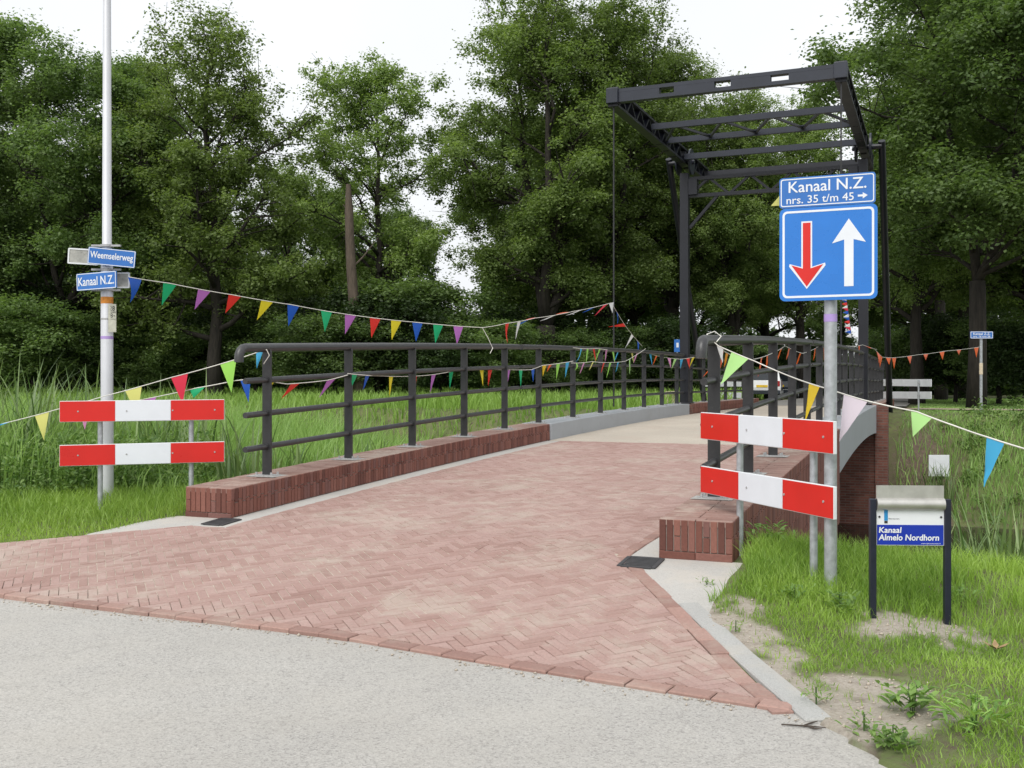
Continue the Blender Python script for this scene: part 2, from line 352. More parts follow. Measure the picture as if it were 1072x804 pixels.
class MB:
    """collects shapes in world coordinates and builds them as one mesh"""
    def __init__(s): s.v = []; s.f = []; s.r = []; s.mi = []; s.m = 0
    def add(s, V, F, rnd=.5):
        n = len(s.v); s.v += [tuple(map(float, p)) for p in V]
        for f in F: s.f.append(tuple(n+i for i in f)); s.mi.append(s.m)
        s.r += [rnd]*len(V)
    def box(s, c, u, v, w, rnd=.5, ch=0.0):
        """centre, three half vectors; ch chamfers the edges round the +w face"""
        c, u, v, w = (np.asarray(k, float) for k in (c, u, v, w))
        if ch <= 0:
            V = [c+i*u+j*v+k*w for k in (-1, 1) for j in (-1, 1) for i in (-1, 1)]
            F = [(0, 2, 3, 1), (4, 5, 7, 6), (0, 1, 5, 4), (2, 6, 7, 3), (0, 4, 6, 2), (1, 3, 7, 5)]
            if np.dot(np.cross(u, v), w) < 0: F = [f[::-1] for f in F]
            s.add(V, F, rnd)
        else:
            lu, lv, lw = (np.linalg.norm(k) for k in (u, v, w)); a, b, d = 1-ch/lu, 1-ch/lv, 1-ch/lw
            q = [(-1, -1), (1, -1), (1, 1), (-1, 1)]
            V = [c+i*u+j*v-w for i, j in q]+[c+i*u+j*v+d*w for i, j in q]+[c+a*i*u+b*j*v+w for i, j in q]
            F = [(3, 2, 1, 0)]+[(i, (i+1) % 4, 4+(i+1) % 4, 4+i) for i in range(4)]+[(4+i, 4+(i+1) % 4, 8+(i+1) % 4, 8+i) for i in range(4)]+[(8, 9, 10, 11)]
            if np.dot(np.cross(u, v), w) < 0: F = [f[::-1] for f in F]
            s.add(V, F, rnd)
    def bar(s, p0, p1, wd, ht, side=None, rnd=.5):
        p0, p1 = np.asarray(p0, float), np.asarray(p1, float); d = p1-p0; L = np.linalg.norm(d); d = d/L
        if side is None: side = np.cross(d, Z3)
        side = np.asarray(side, float); side = side-d*np.dot(side, d); side /= np.linalg.norm(side); up = np.cross(side, d)
        s.box((p0+p1)/2, d*L/2, side*wd/2, up*ht/2, rnd)
    def tube(s, pts, rad, n=10, cap=True, rnd=.5):
        pts = [np.asarray(p, float) for p in pts]; m = len(pts)
        rad = [rad]*m if np.isscalar(rad) else list(rad)
        ref = None; base = len(s.v); V = []
        for i, p in enumerate(pts):
            d = pts[min(i+1, m-1)]-pts[max(i-1, 0)]; d = d/np.linalg.norm(d)
            if ref is None: ref = np.cross(d, [0, 0, 1] if abs(d[2]) < .9 else [1, 0, 0])
            ref = ref-d*np.dot(ref, d); ref /= np.linalg.norm(ref); b = np.cross(d, ref)
            for k in range(n):
                t = 2*math.pi*k/n; V.append(p+rad[i]*(math.cos(t)*ref+math.sin(t)*b))
        F = [(i*n+k, i*n+(k+1) % n, (i+1)*n+(k+1) % n, (i+1)*n+k) for i in range(m-1) for k in range(n)]
        if cap: F += [tuple(range(n))[::-1], tuple((m-1)*n+k for k in range(n))]
        s.add(V, F, rnd)
    def prism(s, poly, o, u, v, w):
        """2-D outline (counter clockwise) in plane o + x*u + y*v, thickened along w (front = +w)"""
        o, u, v, w = (np.asarray(k, float) for k in (o, u, v, w)); n = len(poly)
        V = [o+x*u+y*v for x, y in poly]+[o+x*u+y*v+w for x, y in poly]
        F = [tuple(range(n))[::-1], tuple(n+i for i in range(n))]+[(i, (i+1) % n, n+(i+1) % n, n+i) for i in range(n)]
        s.add(V, F)
    def ring(s, out, inn, o, u, v, w):
        o, u, v, w = (np.asarray(k, float) for k in (o, u, v, w)); n = len(out)
        pts = list(out)+list(inn)
        V = [o+x*u+y*v for x, y in pts]+[o+x*u+y*v+w for x, y in pts]; F = []
        for i in range(n):
            j = (i+1) % n
            F += [(2*n+i, 2*n+j, 3*n+j, 3*n+i), (j, i, n+i, n+j), (i, j, 2*n+j, 2*n+i), (n+j, n+i, 3*n+i, 3*n+j)]
        s.add(V, F)
    def build(s, name, mat, parent=None, smooth=False, bevel=0):
        off = wloc(parent) if parent is not None else np.zeros(3)
        me = bpy.data.meshes.new(name); me.from_pydata([tuple(np.array(p)-off) for p in s.v], [], s.f)
        a_ = me.attributes.new('rnd', 'FLOAT', 'POINT'); a_.data.foreach_set('value', np.array(s.r, np.float32))
        me.polygons.foreach_set('material_index', s.mi)
        if smooth: me.polygons.foreach_set('use_smooth', [True]*len(me.polygons))
        me.update(); o = link(name, me, mat, parent)
        if smooth: me.set_sharp_from_angle(angle=math.radians(40))
        if bevel:
            b = o.modifiers.new('bevel', 'BEVEL'); b.width = bevel; b.segments = 2; b.limit_method = 'ANGLE'
        return o

def rrect(w, h, r, n=5):
    pts = []
    for cx, cy, a0 in ((w/2-r, -h/2+r, -90), (w/2-r, h/2-r, 0), (-w/2+r, h/2-r, 90), (-w/2+r, -h/2+r, 180)):
        for i in range(n+1):
            t = math.radians(a0+90*i/n); pts.append((cx+r*math.cos(t), cy+r*math.sin(t)))
    return pts
_tc = {}
def text_geo(st):
    if st in _tc: return _tc[st]
    cu = bpy.data.curves.new('txt', 'FONT'); cu.body = st; cu.size = 1; cu.resolution_u = 3; cu.extrude = 0
    o = bpy.data.objects.new('txt', cu); COL.objects.link(o)
    dg = bpy.context.evaluated_depsgraph_get(); me = bpy.data.meshes.new_from_object(o.evaluated_get(dg))
    V = np.array([v.co for v in me.vertices]); F = [tuple(p.vertices) for p in me.polygons]
    bpy.data.objects.remove(o); bpy.data.curves.remove(cu); bpy.data.meshes.remove(me)
    _tc[st] = (V, F); return V, F
def put_text(mb, st, o, u, v, w, x0, x1, y0, y1, slant=0.0, fat=0):
    """text fitted into the box x0..x1, y0..y1 of the plane o + x*u + y*v, raised to o + w"""
    V, F = text_geo(st); mn, mx = V.min(0), V.max(0)
    X = (V[:, 0]-mn[0])/(mx[0]-mn[0])*(x1-x0)+x0; Y = (V[:, 1]-mn[1])/(mx[1]-mn[1])*(y1-y0)+y0
    X = X+slant*(Y-y0)
    o, u, v, w = (np.asarray(k, float) for k in (o, u, v, w))
    for k, (dx, dy) in enumerate([(0, 0), (fat, 0), (-fat, 0), (0, fat), (0, -fat)] if fat else [(0, 0)]):
        mb.add([o+w*(1+.04*k)+(x+dx)*u+(y+dy)*v for x, y in zip(X, Y)], F)

# ------------------------------------------------------------------ SETTING: ground, asphalt, water
def pip(px, py, poly):
    px = np.asarray(px); inside = np.zeros(px.shape, bool); n = len(poly)
    for i in range(n):
        x1, y1 = poly[i]; x2, y2 = poly[(i+1) % n]
        c = ((y1 > py) != (y2 > py)) & (px < (x2-x1)*(py-y1)/(y2-y1+1e-12)+x1); inside ^= c
    return inside
def gp(x, y, z): Z = (CAM_H-z)*FPX/(y-402); return ((x-536)/FPX*Z, Z)
SAND = [[gp(*k) for k in ((742, 628, .12), (790, 632, .12), (820, 668, .09), (862, 694, .06), (905, 703, .05), (955, 715, .04), (985, 748, .02), (962, 764, .02), (922, 775, .0), (928, 815, 0), (925, 812, 0), (848, 748, 0), (725, 640, .1))],
        [gp(*k) for k in ((893, 655, .05), (960, 652, .05), (1034, 664, .05), (1030, 674, .05), (960, 678, .05), (905, 668, .05))]]
def sand_amount(X, Y):
    X = np.asarray(X, float); Y = np.asarray(Y, float)
    dx = (vnoise(X, Y, 4, 5)-.5)*.22; dy = (vnoise(X, Y, 4, 6)-.5)*.22
    r = np.zeros(X.shape)
    for ox, oy in ((0, 0), (.10, 0), (-.10, 0), (0, .10), (0, -.10), (.07, .07), (-.07, -.07), (.07, -.07), (-.07, .07)):
        k = np.zeros(X.shape, bool)
        for poly in SAND: k |= pip(X+dx+ox, Y+dy+oy, poly)
        r += k/9
    nz = .5*vnoise(X, Y, 5.5, 61)+.3*vnoise(X, Y, 13, 62)+.2*vnoise(X, Y, 29, 63)
    return np.clip((r*1.05+(nz-.5)*1.9-.44)*3.2, 0, 1)*np.clip(r*3, 0, 1)
MUD = [gp(x, y, z) for x, y, z in ((905, 425, .4), (950, 452, 0), (968, 480, -.5), (960, 505, -.9), (905, 510, -1.0))]
def mud_amount(X, Y):
    s, q = SQ(X, Y)
    d = np.clip(1-np.hypot((s-26.9)/2.4, (q+.3)/1.1), 0, 1)*1.8 + np.clip(1-np.hypot((s-26.6)/1.2, (q-2.9)/.7), 0, 1)*1.2
    return np.clip(d, 0, 1)
sv = np.concatenate([np.linspace(-300, -10, 14), np.linspace(-6, 2.6, 14), np.arange(2.8, 9.4, .06), np.arange(9.45, 16, .16), np.arange(16, 32, .35), np.arange(32.5, 70, 1.5), np.linspace(74, 900, 20)])
qv = np.concatenate([np.linspace(-600, -40, 18), np.arange(-36, -14, 1.0), np.arange(-13.8, -6.4, .3), np.arange(-6.3, -1.5, .2), np.arange(-1.5, 3.6, .06), np.arange(3.65, 4.2, .15), np.arange(4.3, 14, .4), np.arange(15, 40, 1.5), np.linspace(44, 600, 18)])
SS, QQ = np.meshgrid(sv, qv, indexing='ij'); GX = SS*A[0]+QQ*P[0]; GY = SS*A[1]+QQ*P[1]; GZ = ground_z(GX, GY)
n0, n1 = SS.shape; I = np.arange(n0*n1).reshape(n0, n1)
Fq = np.stack([I[:-1, :-1], I[:-1, 1:], I[1:, 1:], I[1:, :-1]], -1).reshape(-1, 4)[:, ::-1]
gm = np_mesh('ground', np.stack([GX, GY, GZ], -1).reshape(-1, 3), [Fq], {'sand': sand_amount(GX, GY).ravel(), 'mud': mud_amount(GX, GY).ravel()}, True)
tag(link('ground', gm, M['ground']), 'grassy ground sloping down to the canal on both banks', 'ground', kind='structure')

def clip_poly(poly, conv):
    """Sutherland-Hodgman; conv is a convex outline, counter clockwise"""
    out = poly
    for i in range(len(conv)):
        (x1, y1), (x2, y2) = conv[i], conv[(i+1) % len(conv)]
        def side(p): return (x2-x1)*(p[1]-y1)-(y2-y1)*(p[0]-x1)
        inp, out = out, []
        for j in range(len(inp)):
            c, pv = inp[j], inp[j-1]; sc_, sp_ = side(c), side(pv)
            if (sc_ >= 0) != (sp_ >= 0):
                t = sp_/(sp_-sc_); out.append((pv[0]+t*(c[0]-pv[0]), pv[1]+t*(c[1]-pv[1])))
            if sc_ >= 0: out.append(c)
        if len(out) < 3: return []
    return out
def ccw(poly):
    a_ = sum(poly[i][0]*poly[(i+1) % len(poly)][1]-poly[(i+1) % len(poly)][0]*poly[i][1] for i in range(len(poly)))
    return poly if a_ > 0 else poly[::-1]
def area(poly): return abs(sum(poly[i][0]*poly[(i+1) % len(poly)][1]-poly[(i+1) % len(poly)][0]*poly[i][1] for i in range(len(poly))))/2
def up_faces(poly_sq):   # outline order that faces up once mapped by B (the map s,q -> X,Y is a reflection)
    return ccw(poly_sq)[::-1]
def sheet(pieces, zf, step=.3):
    mb = MB()
    for pc in pieces:
        pc = ccw(pc); s0 = min(p[0] for p in pc); s1 = max(p[0] for p in pc); q0 = min(p[1] for p in pc); q1 = max(p[1] for p in pc)
        for i in range(int((s1-s0)/step)+1):
            for j in range(int((q1-q0)/step)+1):
                a, b = s0+i*step, q0+j*step
                c = clip_poly([(a, b), (a+step, b), (a+step, b+step), (a, b+step)], pc)
                if len(c) >= 3 and area(c) > 1e-6:
                    c = up_faces(c); mb.add([B(s, q, zf(s, q)) for s, q in c], [tuple(range(len(c)))])
    return mb
# asphalt: one ragged sheet in front of the paving
xs = np.concatenate([np.linspace(-120, -12, 12), np.arange(-11.5, 1.2, .12)])
edge = []
for q in np.concatenate([np.linspace(-130, -10, 12), np.arange(-9.6, -.55, .12)]):
    s = float(near_edge(q))+.03; edge.append(B(s, q, 0)[:2])
edge += [(float(asph_right(y))+random.uniform(-.025, .025), y) for y in np.arange(4.24, -6, -.09)]
edge = [(e[0], e[1]) for e in edge] + [(60, -8), (60, -40), (-150, -40)]
mb = MB()
mb.add([(x, y, 0.0) for x, y in edge], [tuple(range(len(edge)))[::-1]])
tag(mb.build('asphalt_road', M['asphalt']), 'pale exposed aggregate road in the foreground', 'road', kind='structure')
wb = MB(); wb.add([B(10, -600, WATER_Z), B(10, 600, WATER_Z), B(30, 600, WATER_Z), B(30, -600, WATER_Z)], [(0, 3, 2, 1)])
tag(wb.build('canal_water', M['water']), 'dark still canal water under the bridge', 'water', kind='structure')

# ------------------------------------------------------------------ SETTING: brick paving
QL, QR = -5.5, -2.03
PC_BR = ccw([(7.0, QL), (15.3, QL), (15.3, QR), (7.0, QR)])
PC_A = ccw([(7.0, -3.1), (7.0, -2.115), (4.59, -.74), (4.92, -3.1)])
PC_B = ccw([(7.0, -3.1), (4.92, -3.1), (4.97, -5.6), (7.0, -5.6)])
PC_C = ccw([(7.0, -5.6), (4.97, -5.6), (5.14, -6.98), (6.05, -6.98), (7.0, -5.85)])
PC_D = ccw([(6.05, -6.98), (5.14, -6.98), (5.32, -8.3)])
rest = [PC_BR, PC_A, PC_B, PC_C, PC_D]
joint = sheet(rest+[[(4.56, -.66), (4.56, -1.0), (7.1, -2.2), (8.0, -2.05), (8.0, -1.95), (6.9, -1.95)]], lambda s, q: float(road_z(s))-.0032-.012*(s < 5.15))
tag(joint.build('paving_bed', M['joint_sand']), 'sand bed between the clay pavers', 'paving bed', kind='structure')
pv = MB(); UW = .059; g = .0019; NB = 3
r2 = math.sqrt(.5)
for k in range(-160, 170):
    for j in range(-160, 170):
        c = (k-j) % (2*NB)
        if c == 0: x0, y0, x1, y1 = k, j, k+NB, j+1
        elif c == 2*NB-1: x0, y0, x1, y1 = k, j, k+1, j+NB
        else: continue
        q_ = [(x0*UW+g, y0*UW+g), (x1*UW-g, y0*UW+g), (x1*UW-g, y1*UW-g), (x0*UW+g, y1*UW-g)]
        poly = [(7+(a+b)*r2, -4+(a-b)*r2) for a, b in q_]
        cs = sum(p[0] for p in poly)/4
        if cs < 4 or cs > 15.6: continue
        for pc in rest:
            cl = clip_poly(ccw(poly), pc)
            if len(cl) < 3 or area(cl) < 1e-4: continue
            cl = up_faces(cl); cx = sum(p[0] for p in cl)/len(cl); cy = sum(p[1] for p in cl)/len(cl)
            n = len(cl); tilt = random.uniform(-.002, .002); rr = random.random()
            rr = min(1, max(0, .75*rr+.35*float(vnoise(cx, cy, 1.3, 3))-.05+random.uniform(-.12, .12)))
            V = [B(s, q, float(road_z(s))-.02) for s, q in cl]+[B(s, q, float(road_z(s))-.003+tilt) for s, q in cl]+[B(s+(cx-s)*.045, q+(cy-q)*.045, float(road_z(s))+tilt) for s, q in cl]
            F = [(i, (i+1) % n, n+(i+1) % n, n+i) for i in range(n)]+[(n+i, n+(i+1) % n, 2*n+(i+1) % n, 2*n+i) for i in range(n)]+[tuple(2*n+i for i in range(n))]
            pv.add(V, F, rr)
tag(pv.build('brick_paving', M['paver']), 'herringbone of sand dusted red clay pavers', 'paving', kind='structure')
# edge courses: bricks laid end to end along the asphalt and along the right kerb band
ec = MB()
def course(pts, wd, zoff, L=.205, lift=.0):
    d = [0]
    for a, b in zip(pts, pts[1:]): d.append(d[-1]+math.hypot(b[0]-a[0], b[1]-a[1]))
    t = 0
    while t < d[-1]-.05:
        L_ = min(L, d[-1]-t); m_ = t+L_/2
        f = lambda v: (np.interp(v, d, [p[0] for p in pts]), np.interp(v, d, [p[1] for p in pts]))
        s, q = f(m_); sa, qa = f(t); sb_, qb = f(t+L_); ux, uy = sb_-sa, qb-qa; l = math.hypot(ux, uy); ux /= l; uy /= l
        j = random.uniform(-.006, .006)
        z = float(road_z(s))+zoff+random.uniform(-.003, .004)
        u = np.array([ux*A[0]+uy*P[0], ux*A[1]+uy*P[1], (float(road_z(sb_))-float(road_z(sa)))/l]); v = np.cross(Z3, u); v /= np.linalg.norm(v)
        u = u+v*random.uniform(-.015, .015)
        ec.box(np.array(B(s, q, z-.04))+v*j, u*(L_/2-.004), v*(wd/2-.002), Z3*.04+v*random.uniform(-.002, .002), random.random(), .006)
        t += L
qs = np.linspace(-8.25, -.56, 40)
course([(float(near_edge(q))+.055, q) for q in qs], .105, .004)
course([(4.44, -.596), (6.95, -2.03), (8.0, -1.985)], .10, .001)
tag(ec.build('paving_edge', M['paver_edge']), 'course of red edge bricks along the asphalt', 'paving edge', kind='structure')
# concrete: gutters along both walls, pads by the wall ends, kerb band on the right
rz = lambda d: (lambda s, q: float(road_z(s))+d)
gut = sheet([[(7.0, -5.85), (7.36, -5.72), (7.36, -5.5), (7.0, -5.5)], [(7.36, -5.72), (15.3, -5.72), (15.3, -5.5), (7.36, -5.5)], [(6.97, -1.98), (8.0, -1.93), (8.0, -1.78), (6.97, -1.78)], [(8.0, -2.03), (15.3, -2.03), (15.3, -1.78), (8.0, -1.78)]], rz(-.002), .4)
pads = sheet([[(6.99, -1.98), (6.99, -1.15), (6.35, -1.0), (5.75, -1.12), (5.98, -1.46)],
              [(7.0, -5.85), (7.36, -5.72), (7.36, -6.3), (7.05, -6.42), (6.5, -6.53), (6.44, -6.50)]], rz(-.006), .25)
tag(gut.build('concrete_gutter', M['concrete']), 'pale concrete gutters along both brick kerbs', 'gutter', kind='structure')
tag(pads.build('concrete_pad', M['concrete']), 'pale concrete pads at the ends of the brick kerbs', 'pavement', kind='structure')
kb = MB(); p0, p1 = (5.98, -1.348), (4.40, -.440); d_ = np.array(p1)-np.array(p0); nseg = 2
for i in range(nseg):
    a = np.array(p0)+d_*(i/nseg+.002); b = np.array(p0)+d_*((i+1)/nseg-.002)
    pa, pb = np.array(B(*a, float(road_z(a[0]))-.050)), np.array(B(*b, float(road_z(b[0]))-.050)); u = (pb-pa)/2; sd = np.cross(Z3, u); sd /= np.linalg.norm(sd)
    kb.box((pa+pb)/2, u, sd*.062, Z3*.05, .5, .008)
tag(kb.build('kerb_band', M['kerb_concrete']), 'grey concrete kerb band beside the sandy verge', 'kerb', kind='structure')
# far side: road, path
fr = sheet([[(25.6, -5.7), (37, -5.7), (37, -1.8), (25.6, -1.8)]], rz(.0), 1.0)
tag(fr.build('far_bridge_road', M['deck']), 'beige road surface beyond the portal', 'road', kind='structure')
fr2 = sheet([[(37, -6.6), (120, -6.6), (120, -.9), (37, -.9)]], lambda s, q: .645, 3.0)
tag(fr2.build('far_road', M['far_road']), 'grey road leading away into the trees', 'road', kind='structure')
pt = sheet([[(32.2, -.9), (33.8, -.9), (33.8, 60), (32.2, 60)]], lambda s, q: .66, 2.0)
tag(pt.build('far_path', M['path']), 'sandy path along the far bank', 'path', kind='structure')

# ------------------------------------------------------------------ BRIDGE
S0L, S0R, SB, SE = 7.36, 6.98, 15.4, 25.45
bridge = root('canal_bridge', B(16, -3.75, 0), 'red brick canal bridge with grey steel edges and a humped beige deck', 'bridge')
def brick_kerb(q0, q1, s0, s1, depth_out, out_side):
    """a brick kerb wall: soldier bricks on the faces, headers on top; out_side is the face that goes down to the ground"""
    core = MB(); br = MB(); tp = MB(); st = .0535
    n = int((s1-s0)/st); st = (s1-s0)/n
    for i in range(int((s1-s0)/.5)+1):
        a = s0+.012+i*.5; b = min(a+.5, s1-.012)
        if b <= a: continue
        zt = float(kerb_z((a+b)/2))-.014
        sl = (float(kerb_z(b))-float(kerb_z(a)))/(b-a)
        dz = zt+depth_out
        core.box(B((a+b)/2, (q0+q1)/2, zt-dz/2), (A3+sl*Z3)*(b-a)/2, P3*((q1-q0)/2-.012), Z3*dz/2)
    for i in range(n):
        s = s0+(i+.5)*st; zt = float(kerb_z(s)); sl = (float(kerb_z(s+.03))-float(kerb_z(s-.03)))/.06
        uu = (A3+sl*Z3)
        # top: two bricks across
        off = random.choice((0, .06, -.06)) if i % 2 else 0
        for a, b in ((q0+.001, (q0+q1)/2+off), ((q0+q1)/2+off, q1-.001)):
            tp.box(B(s, (a+b)/2, zt-.022+random.uniform(-.0015, .0015)), uu*(st/2-.003), P3*((b-a)/2-.003), Z3*.022, random.random(), .004)
        for q, sg in ((q0, -1), (q1, 1)):
            outer = (sg == out_side); zb = zt-.26 if not outer else -depth_out
            z = zt-.002; k = 0; brk = .13 if i % 2 else .105
            hs_ = [brk, .26-brk] if not outer else None
            while z > zb+.02:
                h = (brk if k == 0 else (.26-brk if k == 1 and not outer else .21)); h = min(h, z-zb)
                br.box(np.array(B(s, q, z-h/2))+P3*sg*(-.02+random.uniform(-.0015, .0015)), uu*(st/2-.0034), Z3*(h/2-.0034), P3*sg*.02, random.random(), .003)
                z -= h; k += 1
    for s, sg in ((s0, -1), (s1, 1)):
        m = int((q1-q0)/.0505); w_ = (q1-q0)/m
        for j in range(m):
            q = q0+(j+.5)*w_; z = float(kerb_z(s))-.002
            for h in ((.22,) if random.random() < .72 else (.115, .105)):
                br.box(np.array(B(s, q, z-h/2))+A3*sg*(-.02+random.uniform(-.0015, .0015)), P3*(w_/2-.003), Z3*(h/2-.003), A3*sg*.02, random.random(), .003); z -= h
        for j in range(2):
            q = q0+(j+.5)*(q1-q0)/2; br.box(np.array(B(s, q, float(kerb_z(s))-.25))+A3*sg*(-.02+.006), P3*((q1-q0)/4-.0015), Z3*.026, A3*sg*.02, random.random(), .003)
    o = br.build('brick_kerb', M['wall_brick'], bridge)
    tp.build('capping', M['wall_brick_top'], o); core.build('mortar_core', M['mortar'], o)
brick_kerb(-6.22, -5.72, S0L, SB, .25, -1)
brick_kerb(-1.78, -1.27, S0R, SB, .6, 1)
brick_kerb(-6.22, -5.72, SE+.42, 36.5, -.4, -1)
brick_kerb(-1.78, -1.27, SE+.42, 36.5, -.4, 1)
for q0, q1, osd in ((-6.22, -5.70, -1), (-1.80, -1.27, 1)):
    mb = MB(); ns = 16
    prof_q = [q0, q1]
    V = []; F = []
    for i in range(ns+1):
        s = SB+.02+(SE-SB-.04)*i/ns; zt = float(kerb_z(s))+.004; dp = .56+.10*abs(2*i/ns-1)**2
        road_side_low = float(road_z(s))-.02
        V += [B(s, q0, zt), B(s, q1, zt), B(s, q1, zt-dp), B(s, q0, zt-dp)]
    for i in range(ns):
        b = 4*i; F += [(b, b+1, b+5, b+4), (b+1, b+2, b+6, b+5), (b+2, b+3, b+7, b+6), (b+3, b, b+4, b+7)]
    F += [(3, 2, 1, 0), (4*ns, 4*ns+1, 4*ns+2, 4*ns+3)]
    F = [f[::-1] for f in F]
    mb.add(V, F); mb.build('steel_edge_beam', M['steel_beam'], bridge, bevel=.012)
dk = MB(); V = []; F = []; ns = 20
for i in range(ns+1):
    s = 15.3+(25.6-15.3)*i/ns; z = float(road_z(s))
    V += [B(s, -5.70, z), B(s, -1.80, z), B(s, -1.80, z-.28), B(s, -5.70, z-.28)]
for i in range(ns):
    b = 4*i; F += [(b+4, b+5, b+1, b), (b+3, b+2, b+6, b+7)]
F += [(0, 1, 2, 3), (4*ns+3, 4*ns+2, 4*ns+1, 4*ns)]
dk.add(V, F); dk.build('deck', M['deck'], bridge)
def uv_box(name, corners_sq, z0, z1, parent):
    """vertical brick faces round an outline in s,q with running-bond UVs"""
    me = bpy.data.meshes.new(name); off = wloc(parent); pts = ccw(corners_sq)[::-1]; n = len(pts)
    V = [np.array(B(s, q, z0))-off for s, q in pts]+[np.array(B(s, q, z1))-off for s, q in pts]
    F = [(i, (i+1) % n, n+(i+1) % n, n+i) for i in range(n)]+[tuple(n+i for i in range(n))]
    me.from_pydata([tuple(v) for v in V], [], F); uvl = me.uv_layers.new(name='UVMap'); d = 0
    for i in range(n):
        L = math.hypot(pts[(i+1) % n][0]-pts[i][0], pts[(i+1) % n][1]-pts[i][1])
        for li, uvv in zip(me.polygons[i].loop_indices, ((d, z0), (d+L, z0), (d+L, z1), (d, z1))): uvl.data[li].uv = uvv
        d += L
    for li, vi in zip(me.polygons[n].loop_indices, me.polygons[n].vertices): uvl.data[li].uv = (V[vi][0], V[vi][1])
    me.update(); return link(name, me, M['brickwork'], parent)
uv_box('abutment', [(13.2, -6.18), (15.42, -6.18), (15.42, -1.30), (13.2, -1.30)], -2.7, .20, bridge)
uv_box('abutment', [(25.42, -6.18), (27.2, -6.18), (27.2, -1.30), (25.42, -1.30)], -2.7, .30, bridge)
uv_box('brick_pier', [(25.36, -1.298), (25.85, -1.298), (25.85, -1.02), (25.36, -1.02)], -2.7, .86, bridge)
uv_box('brick_pier', [(25.36, -6.47), (25.85, -6.47), (25.85, -6.19), (25.36, -6.19)], -2.7, .86, bridge)
uv_box('brick_pier', [(25.47, -1.80), (25.85, -1.80), (25.85, -1.31), (25.47, -1.31)], .3, .895, bridge)
uv_box('brick_pier', [(25.47, -6.18), (25.85, -6.18), (25.85, -5.70), (25.47, -5.70)], .3, .895, bridge)

# ------------------------------------------------------------------ RAILINGS
def railing(q, posts, s_a, s_b, label, bend_a=False, bend_b=False):
    r = root('bridge_railing', B((s_a+s_b)/2, q, float(kerb_z((s_a+s_b)/2))), label, 'railing', 'graphite railings along the bridge')
    ss = np.linspace(s_a, s_b, max(4, int((s_b-s_a)/.6)))
    mb = MB(); pts = [np.array(B(s, q, float(kerb_z(s))+1.235)) for s in ss]
    if bend_a:
        c = pts[0]; pre = []
        for t in (90, 68, 45, 22): 
            a = math.radians(t); pre.append(c-A3*.09*math.sin(a)+Z3*(-.09+.09*math.cos(a)))
        pts = [pre[0]-Z3*.045]+pre+pts
    if bend_b:
        c = pts[-1]; post = []
        for t in (22, 45, 68, 90):
            a = math.radians(t); post.append(c+A3*.09*math.sin(a)+Z3*(-.09+.09*math.cos(a)))
        pts = pts+post+[post[-1]-Z3*.045]
    mb.tube(pts, .043, 14); mb.build('top_rail', M['graphite_rail'], r, True)
    for h in (.925, .605, .285):
        m2 = MB(); e0, e1 = s_a-(.0 if bend_a else 0), s_b
        m2.tube([np.array(B(s, q, float(kerb_z(s))+h)) for s in np.linspace(e0, e1, len(ss))], .0285, 12); m2.build('rail', M['graphite_rail'], r, True)
    for s in posts:
        z = float(kerb_z(s)); pb = MB()
        pb.prism([(-.048, .012), (.048, .012), (.048, 1.19), (.036, 1.225), (-.036, 1.225), (-.048, 1.19)], np.array(B(s, q, z))-A3*.011, P3, Z3, -A3*0+A3*.022)
        po = pb.build('post', M['graphite'], r)
        pl = MB(); pl.box(B(s, q, z+.006), P3*.115, A3*.075, Z3*.006)
        for i in (-1, 1):
            for j in (-1, 1):
                c = np.array(B(s+j*.052, q+i*.085, z+.012)); pl.tube([c, c+Z3*.026], .011, 6)
        pl.build('base_plate', M['galv_dull'], po)
        sh = MB(); sh.box(B(s, q, z+.002), P3*.16, A3*.12, Z3*.0025); sh.build('grout_bed', M['kerb_concrete'], po)
lp = [8.2, 9.68, 11.16, 12.66, 14.08, 15.5, 17.2, 18.82, 20.42, 22.0, 23.6, 25.1]
railing(-5.95, lp[:5], 7.86, 14.62, 'near railing on the left with rounded end, pennants threaded through it', True)
railing(-5.95, lp[5:], 14.74, 25.85, 'curved railing on the left grey steel edge up to the portal', False)
railing(-5.95, [26.7, 28.3, 29.9, 31.5, 33.1, 34.7, 36.0], 26.15, 36.4, 'short railing left of the road beyond the portal', False, True)
rp = [8.0+1.575*i for i in range(12)]
railing(-1.60, rp[:5], 7.62, 14.62, 'near railing on the right standing on brick kerb behind the striped boards', True)
railing(-1.60, rp[5:], 14.74, 25.8, 'railing on the right grey steel edge up to the portal', False)
railing(-1.60, [26.7, 28.3, 29.9, 31.5, 33.1, 34.7, 36.0], 26.2, 36.4, 'right railing beyond the portal with orange pennants', False, True)

